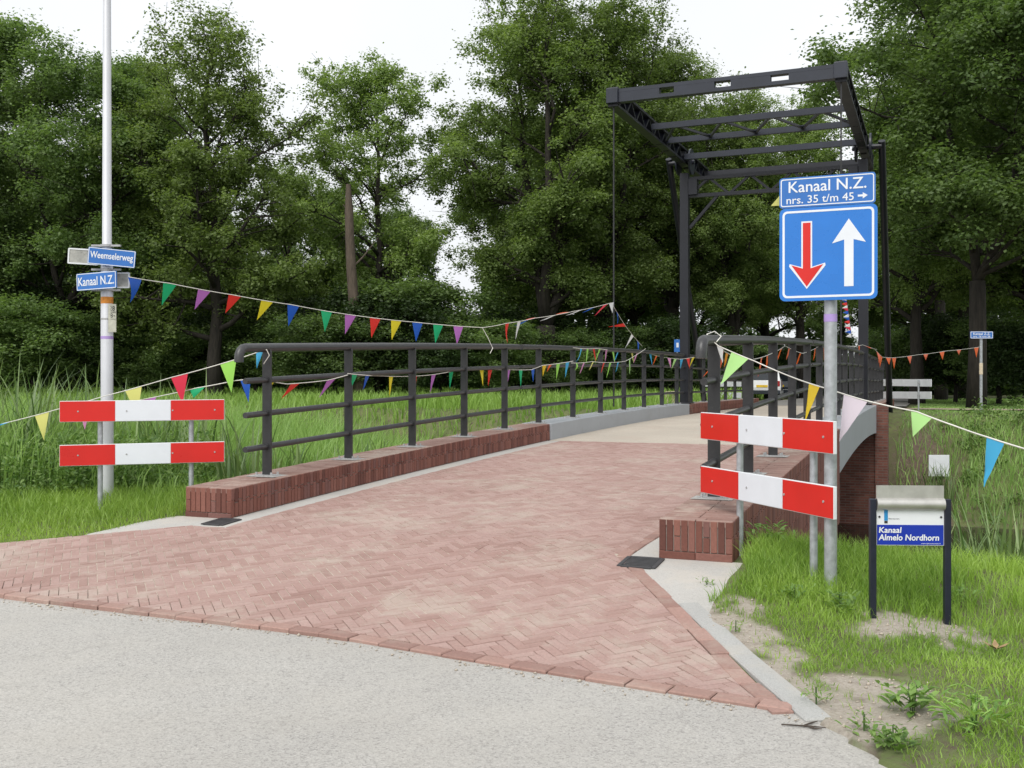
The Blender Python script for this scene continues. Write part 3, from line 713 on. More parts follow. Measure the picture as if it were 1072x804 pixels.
# ------------------------------------------------------------------ PORTAL (drawbridge frame)
ST = 26.0; QTL, QTR = -5.95, -1.60
por = root('drawbridge_portal', B(ST, (QTL+QTR)/2, .9), 'tall dark steel drawbridge portal with overhead balance frame', 'drawbridge portal')
for q in (QTL, QTR):
    mb = MB(); mb.box(B(ST, q, .91+2.95), P3*.11, A3*.11, Z3*2.95); mb.box(B(ST, q, .915), P3*.2, A3*.2, Z3*.014)
    mb.build('post', M['portal'], por, bevel=.008)
    mb = MB(); sg = -1 if q == QTL else 1                      # the pivot: two round cheeks and a pin
    for dq in (-.17, .17): mb.tube([np.array(B(ST, q+dq-.02, 7.10)), np.array(B(ST, q+dq+.02, 7.10))], .33, 24)
    mb.tube([np.array(B(ST, q-.25, 7.10)), np.array(B(ST, q+.25, 7.10))], .07, 12)
    mb.build('pivot', M['portal_light'], por, True)
    mb = MB(); qo = q+sg*.42                                    # raking back leg
    mb.tube([np.array(B(ST, q, 7.1)), np.array(B(ST, qo, 7.1))], .06, 10)
    mb.tube([np.array(B(ST-.02, qo, 7.22)), np.array(B(ST+5.3, qo, -.4))], .085, 12)
    mb.build('back_leg', M['portal'], por, True)
    # balance beam: two flanges, web plate pieces and diagonals
    mb = MB(); z1, z0 = 7.33, 6.99
    for z in (z0, z1): mb.bar(B(ST-6.35, q, z-.02), B(ST+2.5, q, z+.06), .20, .05, P3)
    s = ST-6.3; k = 0
    while s < ST+2.3:
        za, zb_ = (z0, z1) if k % 2 == 0 else (z1, z0); t = .02+.0
        mb.bar(B(s, q, za), B(s+.36, q, zb_), .13, .045, P3); s += .36; k += 1
    mb.box(B(ST-6.30, q, 7.14), P3*.1, A3*.06, Z3*.19); mb.box(B(ST, q, 7.16), P3*.1, A3*.35, Z3*.15); mb.box(B(ST+2.46, q, 7.22), P3*.1, A3*.06, Z3*.17)
    mb.build('balance_beam', M['portal'], por)
    mb = MB(); mb.tube([np.array(B(ST-6.3, q, 7.0)), np.array(B(ST-6.3, q, float(kerb_z(ST-6.3))+.1))], .016, 8); mb.build('hanger_rod', M['cord_black'], por, True)
def cross(sr, z, ht, wd, name='crossbar', m='portal_light'):
    mb = MB(); mb.bar(B(ST-sr, QTL+.1, z), B(ST-sr, QTR-.1, z), wd, ht, A3); return mb
# front bar: a box section with three long slots cut through it
mb = MB(); L_ = QTR-QTL-.2; slots = [(.205, .275), (.465, .54), (.72, .80)]
q_a = QTL+.1; cuts = [0]+[c for sl in slots for c in sl]+[1]
for z, h in ((7.245, .07), (7.055, .07)): mb.bar(B(ST-6.3, q_a, z), B(ST-6.3, q_a+L_, z), .16, h, A3)
for i in range(0, len(cuts), 2): mb.bar(B(ST-6.3, q_a+L_*cuts[i], 7.15), B(ST-6.3, q_a+L_*cuts[i+1], 7.15), .155, .125, A3)
mb.build('front_bar', M['portal_light'], por)
for q in (QTL, QTR):
    mb = MB(); mb.box(B(ST-6.32, q, 7.15), P3*.12, A3*.12, Z3*.15); mb.build('end_block', M['portal_light'], por, bevel=.01)
mb = cross(3.7, 7.14, .13, .09); mb.build('crossbar', M['portal_light'], por)
mb = cross(2.3, 7.14, .13, .09); mb.build('crossbar', M['portal_light'], por)
mb = MB()
for i in range(8):
    a, b = (3.65, 2.35) if i % 2 else (2.35, 3.65); w_ = (L_)/8
    mb.bar(B(ST-a, q_a+i*w_, 7.14), B(ST-b, q_a+(i+1)*w_, 7.14), .05, .05)
mb.build('bracing', M['portal'], por)
mb = cross(.45, 7.14, .14, .1); mb.build('crossbar', M['portal_light'], por)
mb = cross(-2.4, 7.22, .2, .12); mb.build('crossbar', M['portal'], por)
mb = MB()
for z in (6.66, 6.22): mb.bar(B(ST, QTL+.1, z), B(ST, QTR-.1, z), .12, .09, A3)
n_ = 8; w_ = L_/n_
for i in range(n_):
    za, zb_ = (6.22, 6.66) if i % 2 == 0 else (6.66, 6.22)
    mb.bar(B(ST, q_a+i*w_, za), B(ST, q_a+(i+1)*w_, zb_), .06, .06, A3)
mb.build('portal_truss', M['portal'], por)
for q, sg in ((QTL, 1), (QTR, -1)):
    mb = MB(); mb.bar(B(ST, q+sg*.12, 5.4), B(ST, q+sg*.85, 6.2), .08, .07, A3); mb.box(B(ST-.02, q+sg*.23, 6.44), P3*.11, A3*.12, Z3*.2)
    mb.build('knee_brace', M['portal'], por)

# ------------------------------------------------------------------ STRIPED BARRIERS
def barrier(pl, pr, ztop, gap, hb, legs, zg, label, front='striped', group='striped barrier boards at the bridge ends'):
    """two boards between ground points pl and pr; legs are fractions along the board"""
    pl, pr = np.array([*pl, 0.0]), np.array([*pr, 0.0]); u = pr-pl; L = np.linalg.norm(u); u /= L; nrm = np.cross(u, Z3)   # towards the viewer on the near side
    r = root('striped_barrier', (*((pl+pr)/2)[:2], zg), label, 'barrier', group)
    def board(zl, zr_):
        uu = (pr+Z3*zr_)-(pl+Z3*zl); Lb = np.linalg.norm(uu); uu = uu/Lb; c = (pl+Z3*zl+pr+Z3*zr_)/2-Z3*hb/2
        mb = MB(); mb.box(c, uu*Lb/2, Z3*hb/2, nrm*.012); b = mb.build('board', M['white_paint'], r, bevel=.003)
        if front == 'striped':
            for i, m_ in enumerate(('red_film', 'white_film', 'red_film')):
                k = MB(); k.box(c+uu*Lb*(-1/3+i/3)+nrm*.0135, uu*(Lb/6-.0006-(.003 if i != 1 else 0)), Z3*(hb/2-.005), nrm*.0012); k.build('stripe', M[m_], b)
        bo = MB()
        for fx in (-.78, -.2, .36, .88):
            q_ = c+uu*Lb/2*fx+nrm*.014; bo.tube([q_, q_+nrm*.005], .008, 8)
        bo.build('bolts', M['galv_dull'], b)
    for zt in (ztop, (ztop[0]-gap[0], ztop[1]-gap[1])): board(*zt)
    for fr_ in legs:
        p = pl+(pr-pl)*fr_-nrm*.045; zt = ztop[0]+(ztop[1]-ztop[0])*fr_
        lg = MB(); lg.tube([p+Z3*(zg-.25), p+Z3*(zt-.02)], .0245, 12); lo = lg.build('leg', M['galv'], r, True)
        cl = MB()
        for g_ in (0, gap[0]+(gap[1]-gap[0])*fr_):
            cl.box(p+Z3*(zt-g_-hb/2)+nrm*.012, u*.035, Z3*.02, nrm*.03)
        cl.build('clamp', M['galv_dull'], lo)
ZL1, ZL2 = 9.85, 10.15
a, b = at(62.5, 419.8, ZL1), at(235, 418, ZL2); a2, b2 = at(63.5, 466, ZL1), at(235.5, 462, ZL2)
barrier(a[:2], b[:2], (a[2], b[2]), (a[2]-a2[2], b[2]-b2[2]), .205, (.235, .79), .10, 'red and white striped barrier standing in grass before the lamppost')
ZR1, ZR2 = 7.60, 6.10
a, b = at(735, 431.5, ZR1), at(874.5, 441, ZR2); a2, b2 = at(735.5, 487.5, ZR1), at(874, 509.5, ZR2)
barrier(a[:2], b[:2], (a[2], b[2]), (a[2]-a2[2], b[2]-b2[2]), .198, (.285, .825), .17, 'red and white striped barrier slanting in front of right railing')
a, b = at(975, 397, 29.0), at(925, 397, 32.0); a2, b2 = at(975, 410, 29.0), at(925, 410, 32.0)
barrier(a[:2], b[:2], (a[2], b[2]), (a[2]-a2[2], b[2]-b2[2]), .21, (.22, .8), .58, 'white backed barrier beside the far path right of portal', 'back')
a, b = at(776, 399, 40.0), at(738, 399, 39.0); a2, b2 = at(776, 411, 40.0), at(738, 411, 39.0)
barrier(a[:2], b[:2], (a[2], b[2]), (a[2]-a2[2], b[2]-b2[2]), .21, (.2, .8), .6, 'white backed barrier seen through the far left railing', 'back')

# ------------------------------------------------------------------ PRIORITY SIGN and its street-name plate
ZP = 6.22; pb = at(869.5, 590, ZP); pb[2] = .12
sg = root('priority_sign', (pb[0], pb[1], .12), 'square blue priority sign with red and white arrows, name plate above, on a grey pole', 'road sign')
mb = MB(); mb.tube([pb-Z3*.3, np.array([pb[0], pb[1], CAM_H+ (402-190)/FPX*ZP])], .038, 18); mb.build('pole', M['galv'], sg, True)
tp_ = MB(); tp_.tube([np.array([pb[0], pb[1], at(0, 337, ZP)[2]]), np.array([pb[0], pb[1], at(0, 329, ZP)[2]])], .0395, 18); tp_.build('sticker', M['purple_tape'], sg, True)
nrm = -A3
cs = at(866.5, 265, ZP-.06); SW, SH = .566, .566
def sign_plane(c): return c, P3, Z3
o_, u_, v_ = sign_plane(np.array(cs))
mb = MB(); mb.prism(rrect(SW, SH, .035), o_-nrm*.010, u_, v_, nrm*.014); panel = mb.build('sign_panel', M['blue_sign'], sg)
mb = MB(); mb.ring(rrect(SW-.036, SH-.036, .028), rrect(SW-.062, SH-.062, .018), o_+nrm*.0042, u_, v_, nrm*.0012); mb.build('border', M['white_film'], panel)
def XY(u, v): return ((u-.5)*SW, (.5-v)*SH)
def arrow(shaft_l, shaft_r, top, tip, hl, hr, hb, notch, cx, down=True, g=0.0):
    pts = [(shaft_l-g, top-g), (shaft_r+g, top-g), (shaft_r+g, notch-g), (hr+g*1.2, hb-g*.9), (hr+g*1.5, hb+g*.8), (cx, tip+g*1.5), (hl-g*1.5, hb+g*.8), (hl-g*1.2, hb-g*.9), (shaft_l-g, notch-g)]
    return pts
def rnd_poly(pts):
    out = [XY(u, v) for u, v in pts]; a_ = sum(out[i][0]*out[(i+1) % len(out)][1]-out[(i+1) % len(out)][0]*out[i][1] for i in range(len(out)))
    return out if a_ > 0 else out[::-1]
red = arrow(.245, .325, .165, .85, .125, .455, .615, .655, .285)
wht = arrow(.245, .325, .165, .85, .125, .455, .615, .655, .285, g=.016)
mb = MB(); mb.prism(rnd_poly(wht), o_+nrm*.0042, u_, v_, nrm*.0010); mb.build('arrow_outline', M['white_film'], panel)
mb = MB(); mb.prism(rnd_poly(red), o_+nrm*.0054, u_, v_, nrm*.0010); mb.build('red_arrow', M['red_film'], panel)
up = [(u, 1.0-v) for u, v in arrow(.668, .762, .14, .855, .545, .885, .60, .635, .715)]
mb = MB(); mb.prism(rnd_poly(up), o_+nrm*.0042, u_, v_, nrm*.0010); mb.build('white_arrow', M['white_film'], panel)
cn_ = at(865.5, 199.5, ZP-.06); NW, NH = .556, .184
mb = MB(); mb.prism(rrect(NW, NH, .018), cn_-nrm*.010, P3, Z3, nrm*.014); nm = mb.build('name_plate', M['street_blue'], sg)
mb = MB(); mb.ring(rrect(NW-.016, NH-.016, .014), rrect(NW-.028, NH-.028, .010), cn_+nrm*.0042, P3, Z3, nrm*.001); mb.build('border', M['white_film'], nm)
mb = MB(); put_text(mb, 'Kanaal N.Z.', cn_, P3, Z3, nrm*.0052, -.222, .226, .000, .066, 0, .0010); mb.build('lettering', M['white_film'], nm); mb = MB(); put_text(mb, 'nrs. 35 t/m 45', cn_, P3, Z3, nrm*.0052, -.235, .155, -.068, -.022, 0, .0006); mb.build('lettering', M['white_film'], nm); mb = MB()
mb.prism([(.178, -.050), (.206, -.050), (.206, -.062), (.234, -.044), (.206, -.026), (.206, -.038), (.178, -.038)], cn_+nrm*.0042, P3, Z3, nrm*.001)
mb.build('arrow_symbol', M['white_film'], nm)
for y in (218, 300, 200):
    mb = MB(); c = np.array([pb[0], pb[1], at(0, y, ZP)[2]]); mb.tube([c-Z3*.015, c+Z3*.015], .042, 18); mb.box(c-A3*.045, P3*.05, A3*.012, Z3*.014); mb.build('clamp', M['galv_dull'], sg)

# ------------------------------------------------------------------ CANAL INFORMATION SIGN
ZI = 5.66; il = at(913.5, 655, ZI); ir = at(991.5, 658, ZI-.02); zi = .02
inf = root('canal_sign', (*((il+ir)/2)[:2], zi), 'small canal name sign on two navy posts standing in a sandy patch', 'information sign')
ui = ir-il; ui[2] = 0; Wd = np.linalg.norm(ui); ui /= Wd; ni = np.cross(ui, Z3); ci = (il+ir)/2
def zi_at(y): return at(0, y, ZI)[2]
for p in (il, ir):
    mb = MB(); ztop = zi_at(522); mb.box((p[0], p[1], (ztop-.3)/2), ui*.0175, ni*.0175, Z3*(ztop+.3)/2); mb.build('post', M['navy'], inf, bevel=.004)
pw = Wd/2-.019
def pl_(z): return np.array([ci[0], ci[1], z])
mb = MB(); zt, zb = zi_at(508), zi_at(522); mb.box(pl_((zt+zb)/2)+ni*.002, ui*pw, Z3*(zt-zb)/2, ni*.004); mb.build('top_flap', M['brushed'], inf)
mb = MB(); zc = zi_at(527.5); mb.tube([pl_(zc)-ui*pw+ni*.004, pl_(zc)+ui*pw+ni*.004], .034, 20); mb.build('roller_tube', M['brushed'], inf, True)
zt, zb = zi_at(533), zi_at(570.5)
mb = MB(); mb.box(pl_((zt+zb)/2), ui*pw, Z3*(zt-zb)/2, ni*.006); plt = mb.build('panel', M['info_white'], inf)
zm = zi_at(548.5); mb = MB(); mb.box(pl_((zm+zb)/2-.0)+ni*.0066, ui*(pw-.003), Z3*((zm-zb)/2-.003), ni*.0012); fld = mb.build('blue_field', M['info_blue'], plt)
mb = MB(); oo = pl_(0)+ni*.0066
hgt = zm-zb
put_text(mb, 'Kanaal', oo, ui, Z3, ni*.0022, -pw+.014, -pw+.014+.118, zb+hgt*.60, zb+hgt*.86, .10, .0012); mb.build('lettering', M['info_white'], fld); mb = MB()
put_text(mb, 'Almelo Nordhorn', oo, ui, Z3, ni*.0022, -pw+.012, pw-.030, zb+hgt*.24, zb+hgt*.52, .10, .0012); mb.build('lettering', M['info_white'], fld); mb = MB()
put_text(mb, 'www.rijkswaterstaat.nl', oo, ui, Z3, ni*.0022, pw-.125, pw-.020, zb+hgt*.05, zb+hgt*.13)
mb.build('lettering', M['info_white'], fld)
hw = zt-zm
mb = MB(); mb.box(pl_(zm+hw*.60)-ui*(pw-.052)+ni*.0066, ui*.010, Z3*hw*.36, ni*.001); mb.build('logo_ribbon', M['logo_blue'], plt)
mb = MB(); mb.box(pl_(zm+hw*.14)-ui*(pw-.052)+ni*.0066, ui*.009, Z3*hw*.08, ni*.001)
put_text(mb, 'Rijkswaterstaat', pl_(0)+ni*.0062, ui, Z3, ni*.001, -pw+.066, -pw+.125, zm+hw*.30, zm+hw*.42)
for sx in (-1, 1): c = pl_(zm+hw*.5)+ui*sx*(pw-.016)+ni*.006; mb.tube([c, c+ni*.004], .006, 10)
mb.build('print', M['ink'], plt)

# ------------------------------------------------------------------ LAMPPOST with street signs
ZLp = 10.62; lb = at(112.0, 528, ZLp); lb[2] = .1
lam = root('lamppost', lb, 'tall pale metal lamppost carrying two street names, left of the bridge', 'lamppost')
mb = MB(); top = at(112, -90, ZLp)
mb.tube([lb-Z3*.3, np.array([lb[0], lb[1], 1.1])], .0655, 20); mb.tube([np.array([lb[0], lb[1], 1.1]), np.array([lb[0], lb[1], 1.14]), np.array([lb[0], lb[1], 2.75]), np.array([lb[0], lb[1], 2.78]), np.array([top[0]+.0, lb[1], 6.9])], [.0655, .062, .060, .047, .035], 20)
mb.build('pole', M['alu'], lam, True)
mb = MB(); mb.tube([np.array([lb[0], lb[1], 6.9]), np.array([lb[0], lb[1], 6.95]), np.array([lb[0], lb[1]-.1, 7.05]), np.array([lb[0], lb[1]-.6, 7.1])], [.04, .05, .06, .07], 12); mb.build('lantern', M['alu'], lam, True)
def zl(y): return at(0, y, ZLp)[2]
def street_plate(x0, ya, x1, yb_, za, zb2, hgt, txt, front, nudge, label=None, txt_in=(.05, .95)):
    a = at(x0, ya, za); b = at(x1, yb_, zb2); u = b-a; L = np.linalg.norm(u); u = u/L; n_ = np.cross(u, Z3); n_ /= np.linalg.norm(n_); v = np.cross(n_, u); c = (a+b)/2-v*hgt/2
    if not front: n_ = n_
    mb = MB(); mb.prism(rrect(L, hgt, .012), c-n_*.008, u, v, n_*.016); o = mb.build('street_sign', M['street_blue' if front else 'sign_back'], lam)
    if front:
        m2 = MB(); m2.ring(rrect(L-.006, hgt-.006, .010), rrect(L-.020, hgt-.020, .006), c+n_*.0082, u, v, n_*.001)
        put_text(m2, txt, c, u, v, n_*.0092, -L/2+L*txt_in[0], -L/2+L*txt_in[1], -hgt*.24, hgt*.26, 0, .0016); m2.build('lettering', M['white_film'], o)
    else:
        m2 = MB(); m2.ring(rrect(L, hgt, .012), rrect(L-.03, hgt-.03, .006), c+n_*.0082, u, v, n_*.006); m2.build('rim', M['white_paint'], o)
street_plate(93, 258.2, 142.5, 263.2, ZLp-.12, ZLp+.02-.06, .175, 'Weemselerweg', True, 0)
street_plate(72, 259.5, 104, 261.5, ZLp+.08, ZLp+.09, .165, '', False, 0)
street_plate(80.5, 287, 121.8, 283.4, ZLp-.05, ZLp-.22, .175, 'Kanaal N.Z.', True, 0)
street_plate(100, 285.5, 136, 285.2, ZLp+.085, ZLp+.08, .165, '', False, 0)
for y in (257.5, 282.5, 304):
    mb = MB(); mb.tube([np.array([lb[0], lb[1], zl(y)-.012]), np.array([lb[0], lb[1], zl(y)+.012])], .066, 18); mb.box((lb[0], lb[1]-.02, zl(y)), (.15, 0, 0), (0, .015, 0), (0, 0, .01)); mb.build('clamp', M['galv_dull'], lam)
mb = MB(); mb.box(at(117.6, 333, ZLp-.068), (.038, .006, 0), (0, .004, 0), (0, 0, .145)); np_ = mb.build('number_plate', M['cream_plate'], lam)
mb = MB(); cc = at(117.6, 333, ZLp-.068)
put_text(mb, '28', cc, np.array([1, 0, 0]), Z3, np.array([0, -.0065, 0]), -.026, .026, .075, .125); put_text(mb, '8', cc, np.array([1, 0, 0]), Z3, np.array([0, -.0065, 0]), -.02, .006, .005, .05)
mb.box(cc+np.array([.02, -.0062, .025]), (.005, 0, 0), (0, .0006, 0), (0, 0, .005)); mb.box(cc+np.array([0, -.0062, .062]), (.037, 0, 0), (0, .0006, 0), (0, 0, .003)); mb.box(cc+np.array([0, -.0062, -.01]), (.037, 0, 0), (0, .0006, 0), (0, 0, .0015)); mb.build('print', M['ink'], np_)
mb = MB(); mb.tube([np.array([lb[0], lb[1], zl(318)]), np.array([lb[0], lb[1], zl(311)])], .0618, 20); mb.build('sticker', M['orange_sticker'], lam, True)
mb = MB(); mb.tube([np.array([lb[0], lb[1], zl(355)]), np.array([lb[0], lb[1], zl(352)])], .0620, 20); mb.build('tape', M['purple_tape'], lam, True)
mb = MB(); mb.tube([np.array([lb[0], lb[1], zl(334)-.008]), np.array([lb[0], lb[1], zl(334)+.008])], .0635, 18); mb.build('strap', M['galv_dull'], lam)
mb = MB(); mb.box((lb[0]+.0, lb[1]-.062, zl(521)), (.03, 0, 0), (0, .006, 0), (0, 0, .06)); mb.build('hatch', M['galv_dull'], lam)

# ------------------------------------------------------------------ far street sign, small far things
fs = at(1027, 432, 29.0); fsn = root('street_name_sign', (fs[0], fs[1], .6), 'thin pole with blue street name plate beside the far path', 'street sign')
mb = MB(); mb.tube([np.array([fs[0], fs[1], .3]), np.array([fs[0], fs[1], at(0, 348, 29)[2]])], .04, 12); mb.build('pole', M['galv'], fsn, True)
c = at(1027.5, 350.7, 28.94); mb = MB(); mb.prism(rrect(.64, .20, .02), c, np.array([1, 0, 0]), Z3, np.array([0, -.014, 0])); npl = mb.build('name_plate', M['street_blue'], fsn)
mb = MB(); mb.ring(rrect(.63, .19, .02), rrect(.60, .16, .015), c, np.array([1, 0, 0]), Z3, np.array([0, -.016, 0])); put_text(mb, 'Kanaal Z.Z.', c, np.array([1, 0, 0]), Z3, np.array([0, -.016, 0]), -.24, .24, 0, .065, 0, .002); put_text(mb, 'nrs. 16 t/m 26', c, np.array([1, 0, 0]), Z3, np.array([0, -.016, 0]), -.24, .24, -.065, -.02, 0, .002); mb.build('lettering', M['white_film'], npl)
mb = MB(); mb.tube([np.array([fs[0], fs[1], at(0, 392, 29)[2]]), np.array([fs[0], fs[1], at(0, 380, 29)[2]])], .05, 12); mb.build('sticker', M['pale_wood'], fsn, True)
bs = at(709, 362, 31); bsg = root('small_blue_sign', (bs[0], bs[1], .6), 'small blue sign peeping out left of the portal post', 'sign')
mb = MB(); mb.tube([np.array([bs[0], bs[1], .3]), np.array([bs[0], bs[1], bs[2]+.2])], .03, 8); mb.build('pole', M['galv'], bsg, True)
mb = MB(); mb.box(bs+np.array([0, -.04, 0]), (.10, 0, 0), (0, .01, 0), (0, 0, .19)); p_ = mb.build('panel', M['street_blue'], bsg)
mb = MB(); mb.box(bs+np.array([0, -.052, .02]), (.035, 0, 0), (0, .002, 0), (0, 0, .07)); mb.build('mark', M['white_film'], p_)
wb_ = at(703.5, 415, 33); mb = MB()
prof = [(-.2, -.22), (.22, -.22), (.24, .02), (.12, .13), (-.2, .15)]
wr = root('timber_box', (wb_[0], wb_[1], .6), 'pale timber box with slanting corner in far grass behind left railing', 'box')
mb.prism(prof, wb_+np.array([0, -.2, 0]), np.array([1., 0, 0]), Z3, np.array([0, .4, 0])); F_ = mb
# prism front must face the viewer: outline ccw seen from -y
mb.build('casing', M['pale_wood'], wr, bevel=.01)
mb = MB(); mb.box(wb_+np.array([.01, -.21, .155]), (.2, 0, 0), (0, .2, 0), (0, 0, .012)); mb.build('lid', M['pale_wood'], wr)
ws = at(983, 487.5, 24.8); wsg = root('bank_marker', (ws[0], ws[1], ws[2]-.5), 'white square marker plate half hidden by leaves on the far bank', 'marker')
mb = MB(); mb.box(ws, (.25, 0, 0), (0, .012, 0), (0, 0, .26)); mb.build('panel', M['white_paint'], wsg, bevel=.006)
mb = MB(); mb.tube([ws+np.array([0, .04, -.9]), ws+np.array([0, .04, .2])], .03, 8); mb.build('post', M['galv'], wsg, True)

# parked cars beyond the bridge
def car(loc, rz_, paint, label, hatch=True):
    r = root('parked_car', loc, label, 'car', 'cars parked beyond the bridge')
    loc = np.array(loc); ca, sa = math.cos(rz_), math.sin(rz_); f = np.array([-sa, ca, 0]); s_ = np.array([ca, sa, 0])
    def pt_(x, y, z): return loc+s_*x+f*y+Z3*z
    prof = [(-2.0, .30), (-2.02, .62), (-1.95, .92), (-1.62, 1.40), (-1.2, 1.47), (.1, 1.45), (.75, 1.02), (1.75, .86), (2.0, .62), (2.02, .30)]
    mb = MB(); n = len(prof); V = []
    for x, tk in ((-.86, .0), (-.80, .0), (.80, .0), (.86, .0)):
        for y, z in prof:
            inn = 1 if abs(x) < .85 or z < 1 else 1
            xx = x*(1-.16*max(0, (z-.9)/.57)); V.append(pt_(xx, y, z))
    F = []
    for k in range(3):
        for i in range(n): j = (i+1) % n; F.append((k*n+i, k*n+j, (k+1)*n+j, (k+1)*n+i))
    F += [tuple(range(n))[::-1], tuple(3*n+i for i in range(n))]
    mb.add(V, F); body = mb.build('body', M[paint], r, bevel=.03)
    mb = MB(); a0, a1 = (-1.93, .97), (-1.66, 1.36)
    mb.add([pt_(-.66, a0[0]-.012, a0[1]), pt_(.66, a0[0]-.012, a0[1]), pt_(.60, a1[0]-.012, a1[1]), pt_(-.60, a1[0]-.012, a1[1])], [(0, 1, 2, 3)]); mb.build('rear_window', M['car_glass'], r)
    for sx in (-1, 1):
        mb = MB(); g = [(-1.55, 1.0), (-1.45, 1.36), (.02, 1.38), (.55, 1.02)]; mb.add([pt_(sx*(.868*(1-.16*max(0, (z-.9)/.57))+.004), y, z) for y, z in g], [(0, 1, 2, 3) if sx < 0 else (3, 2, 1, 0)]); mb.build('side_window', M['car_glass'], r)
        mb = MB(); mb.box(pt_(sx*.72, -2.0, .80), s_*.09, f*.035, Z3*.13); mb.build('tail_lamp', M['tail_red'], r, bevel=.01)
        for y in (-1.25, 1.3):
            mb = MB(); mb.tube([pt_(sx*.70, y, .31), pt_(sx*.88, y, .31)], .31, 20); w_ = mb.build('wheel', M['rubber'], r, True)
            mb = MB(); mb.tube([pt_(sx*.87, y, .31), pt_(sx*.892, y, .31)], .19, 14); mb.build('rim', M['galv'], w_, True)
    mb = MB(); mb.box(pt_(0, -2.03, .68), s_*.26, f*.006, Z3*.055); mb.build('number_plate', M['plate_yellow'], r)
    mb = MB(); mb.box(pt_(0, -2.02, .40), s_*.84, f*.04, Z3*.10); mb.build('bumper', M['car_dark'], r, bevel=.02)
    return r
c1 = at(799.5, 420, 50); car((c1[0], c1[1], .62), -math.radians(16), 'car_white', 'white hatchback with yellow plate parked beyond the bridge')
c2 = at(822, 418, 56); car((c2[0], c2[1], .62), -math.radians(24), 'car_dark', 'dark car parked beyond the white hatchback')

# drain grates
def drain(s, q, w, d, label):
    z = float(road_z(s)); r = root('drain_grate', B(s, q, z), label, 'drain', 'drain grates beside the brick kerbs')
    sl = (float(road_z(s+.1))-float(road_z(s-.1)))/.2; UU = A3+sl*Z3
    def D(ds, dq, dz): return np.array(B(s+ds, q+dq, z+sl*ds+dz))
    mb = MB()
    for dq in (-w/2, w/2): mb.box(D(0, dq, .001), P3*.014, UU*(d/2), Z3*.0045)
    for ds in (-d/2, d/2): mb.box(D(ds, 0, .001), P3*(w/2-.016), UU*.014, Z3*.004)
    mb.box(D(0, 0, -.0075), P3*(w/2-.015), UU*(d/2-.015), Z3*.003)
    mb.build('frame', M['grate'], r); mb = MB(); n = 8
    for i in range(n): mb.box(D(-d/2+(i+.5)*d/n, 0, .001), P3*(w/2-.016), UU*(d/n*.26), Z3*.0035)
    mb.build('bars', M['grate'], r)
drain(6.80, -1.86, .24, .26, 'dark iron drain grate on pale concrete by right brick kerb end')
drain(7.19, -5.69, .20, .26, 'narrow iron drain grate at the left brick kerb end')

# ------------------------------------------------------------------ BUNTING
def bunting(name, label, nodes, flags, cordm='cord_white', crad=.0045, sub=6, extra=None, bow=1.0):
    """nodes: (px, py, depth) turned into true points; flags: (node-x, colour, width, length, tip offset (x,y,z))"""
    P_ = [at(*n) for n in nodes]; X_ = [n[0] for n in nodes]
    r = root('bunting', P_[0], label, 'bunting', None)
    mb = MB(); pts = []
    for i in range(len(P_)-1):
        for k in range(sub):
            t = k/sub; sag = -.012*np.linalg.norm(P_[i+1]-P_[i])*4*t*(1-t)*.5
            pts.append(P_[i]*(1-t)+P_[i+1]*t+Z3*sag)
    pts.append(P_[-1]); mb.tube(pts, crad, 5)
    for e in (extra or []): mb.tube([at(*k) for k in e], crad, 5)
    mb.build('cord', M[cordm], r)
    mono = X_[-1] > X_[0]
    for fx, col, w, L, tip in flags:
        i = 0
        for i in range(len(X_)-1):
            if (X_[i] <= fx <= X_[i+1]) or (X_[i+1] <= fx <= X_[i]): break
        t = (fx-X_[i])/(X_[i+1]-X_[i]+1e-9); t = min(1, max(0, t)); c = P_[i]*(1-t)+P_[i+1]*t-Z3*.012*np.linalg.norm(P_[i+1]-P_[i])*2*t*(1-t)
        d = P_[i+1]-P_[i]; d /= np.linalg.norm(d)
        if d[0] < 0: d = -d
        tipv = -Z3*L+np.array(tip, float); side = np.cross(d, tipv); side /= np.linalg.norm(side)
        if side[1] > 0: side = -side
        mb = MB(); n = 7; V = []; curl = random.uniform(-.03, .05)*bow; tw = random.uniform(-.5, .5)*bow
        for k in range(n+1):
            s = k/n; wid = w*(1-s)*.5+.0015; bow = math.sin(s*math.pi)*curl+s*s*random.uniform(-.004, .004)
            off = side*bow; dd = d*math.cos(tw*s)+side*math.sin(tw*s); q = -Z3*L*(s*.0)+tipv*s+np.array(tip)*(s*s-s)*.5*bow
            for j in (-1, 0, 1): V.append(c+q+dd*wid*j+off+side*(.012*(1-abs(j))*math.sin(s*3)))
        F = [(3*k+j, 3*k+j+1, 3*k+4+j, 3*k+3+j) for k in range(n) for j in range(2)]
        mb.add(V, F); o = mb.build('pennant', flag_mat(col), r, True); o['label'] = {'sky': 'sky blue', 'lime': 'lime green', 'palegreen': 'pale green', 'palepink': 'pale pink', 'paleyellow': 'pale yellow'}.get(col, col)+' pennant'
    return r
lz = lambda x: float(np.interp(x, [130, 505], [10.5, 14.5]))
def nod(pts, fz): return [(x, y, fz(x)) for x, y in pts]
A_pts = [(135, 290), (177, 296.5), (245, 309), (305, 319), (366, 329.5), (436, 337.5), (505, 343)]
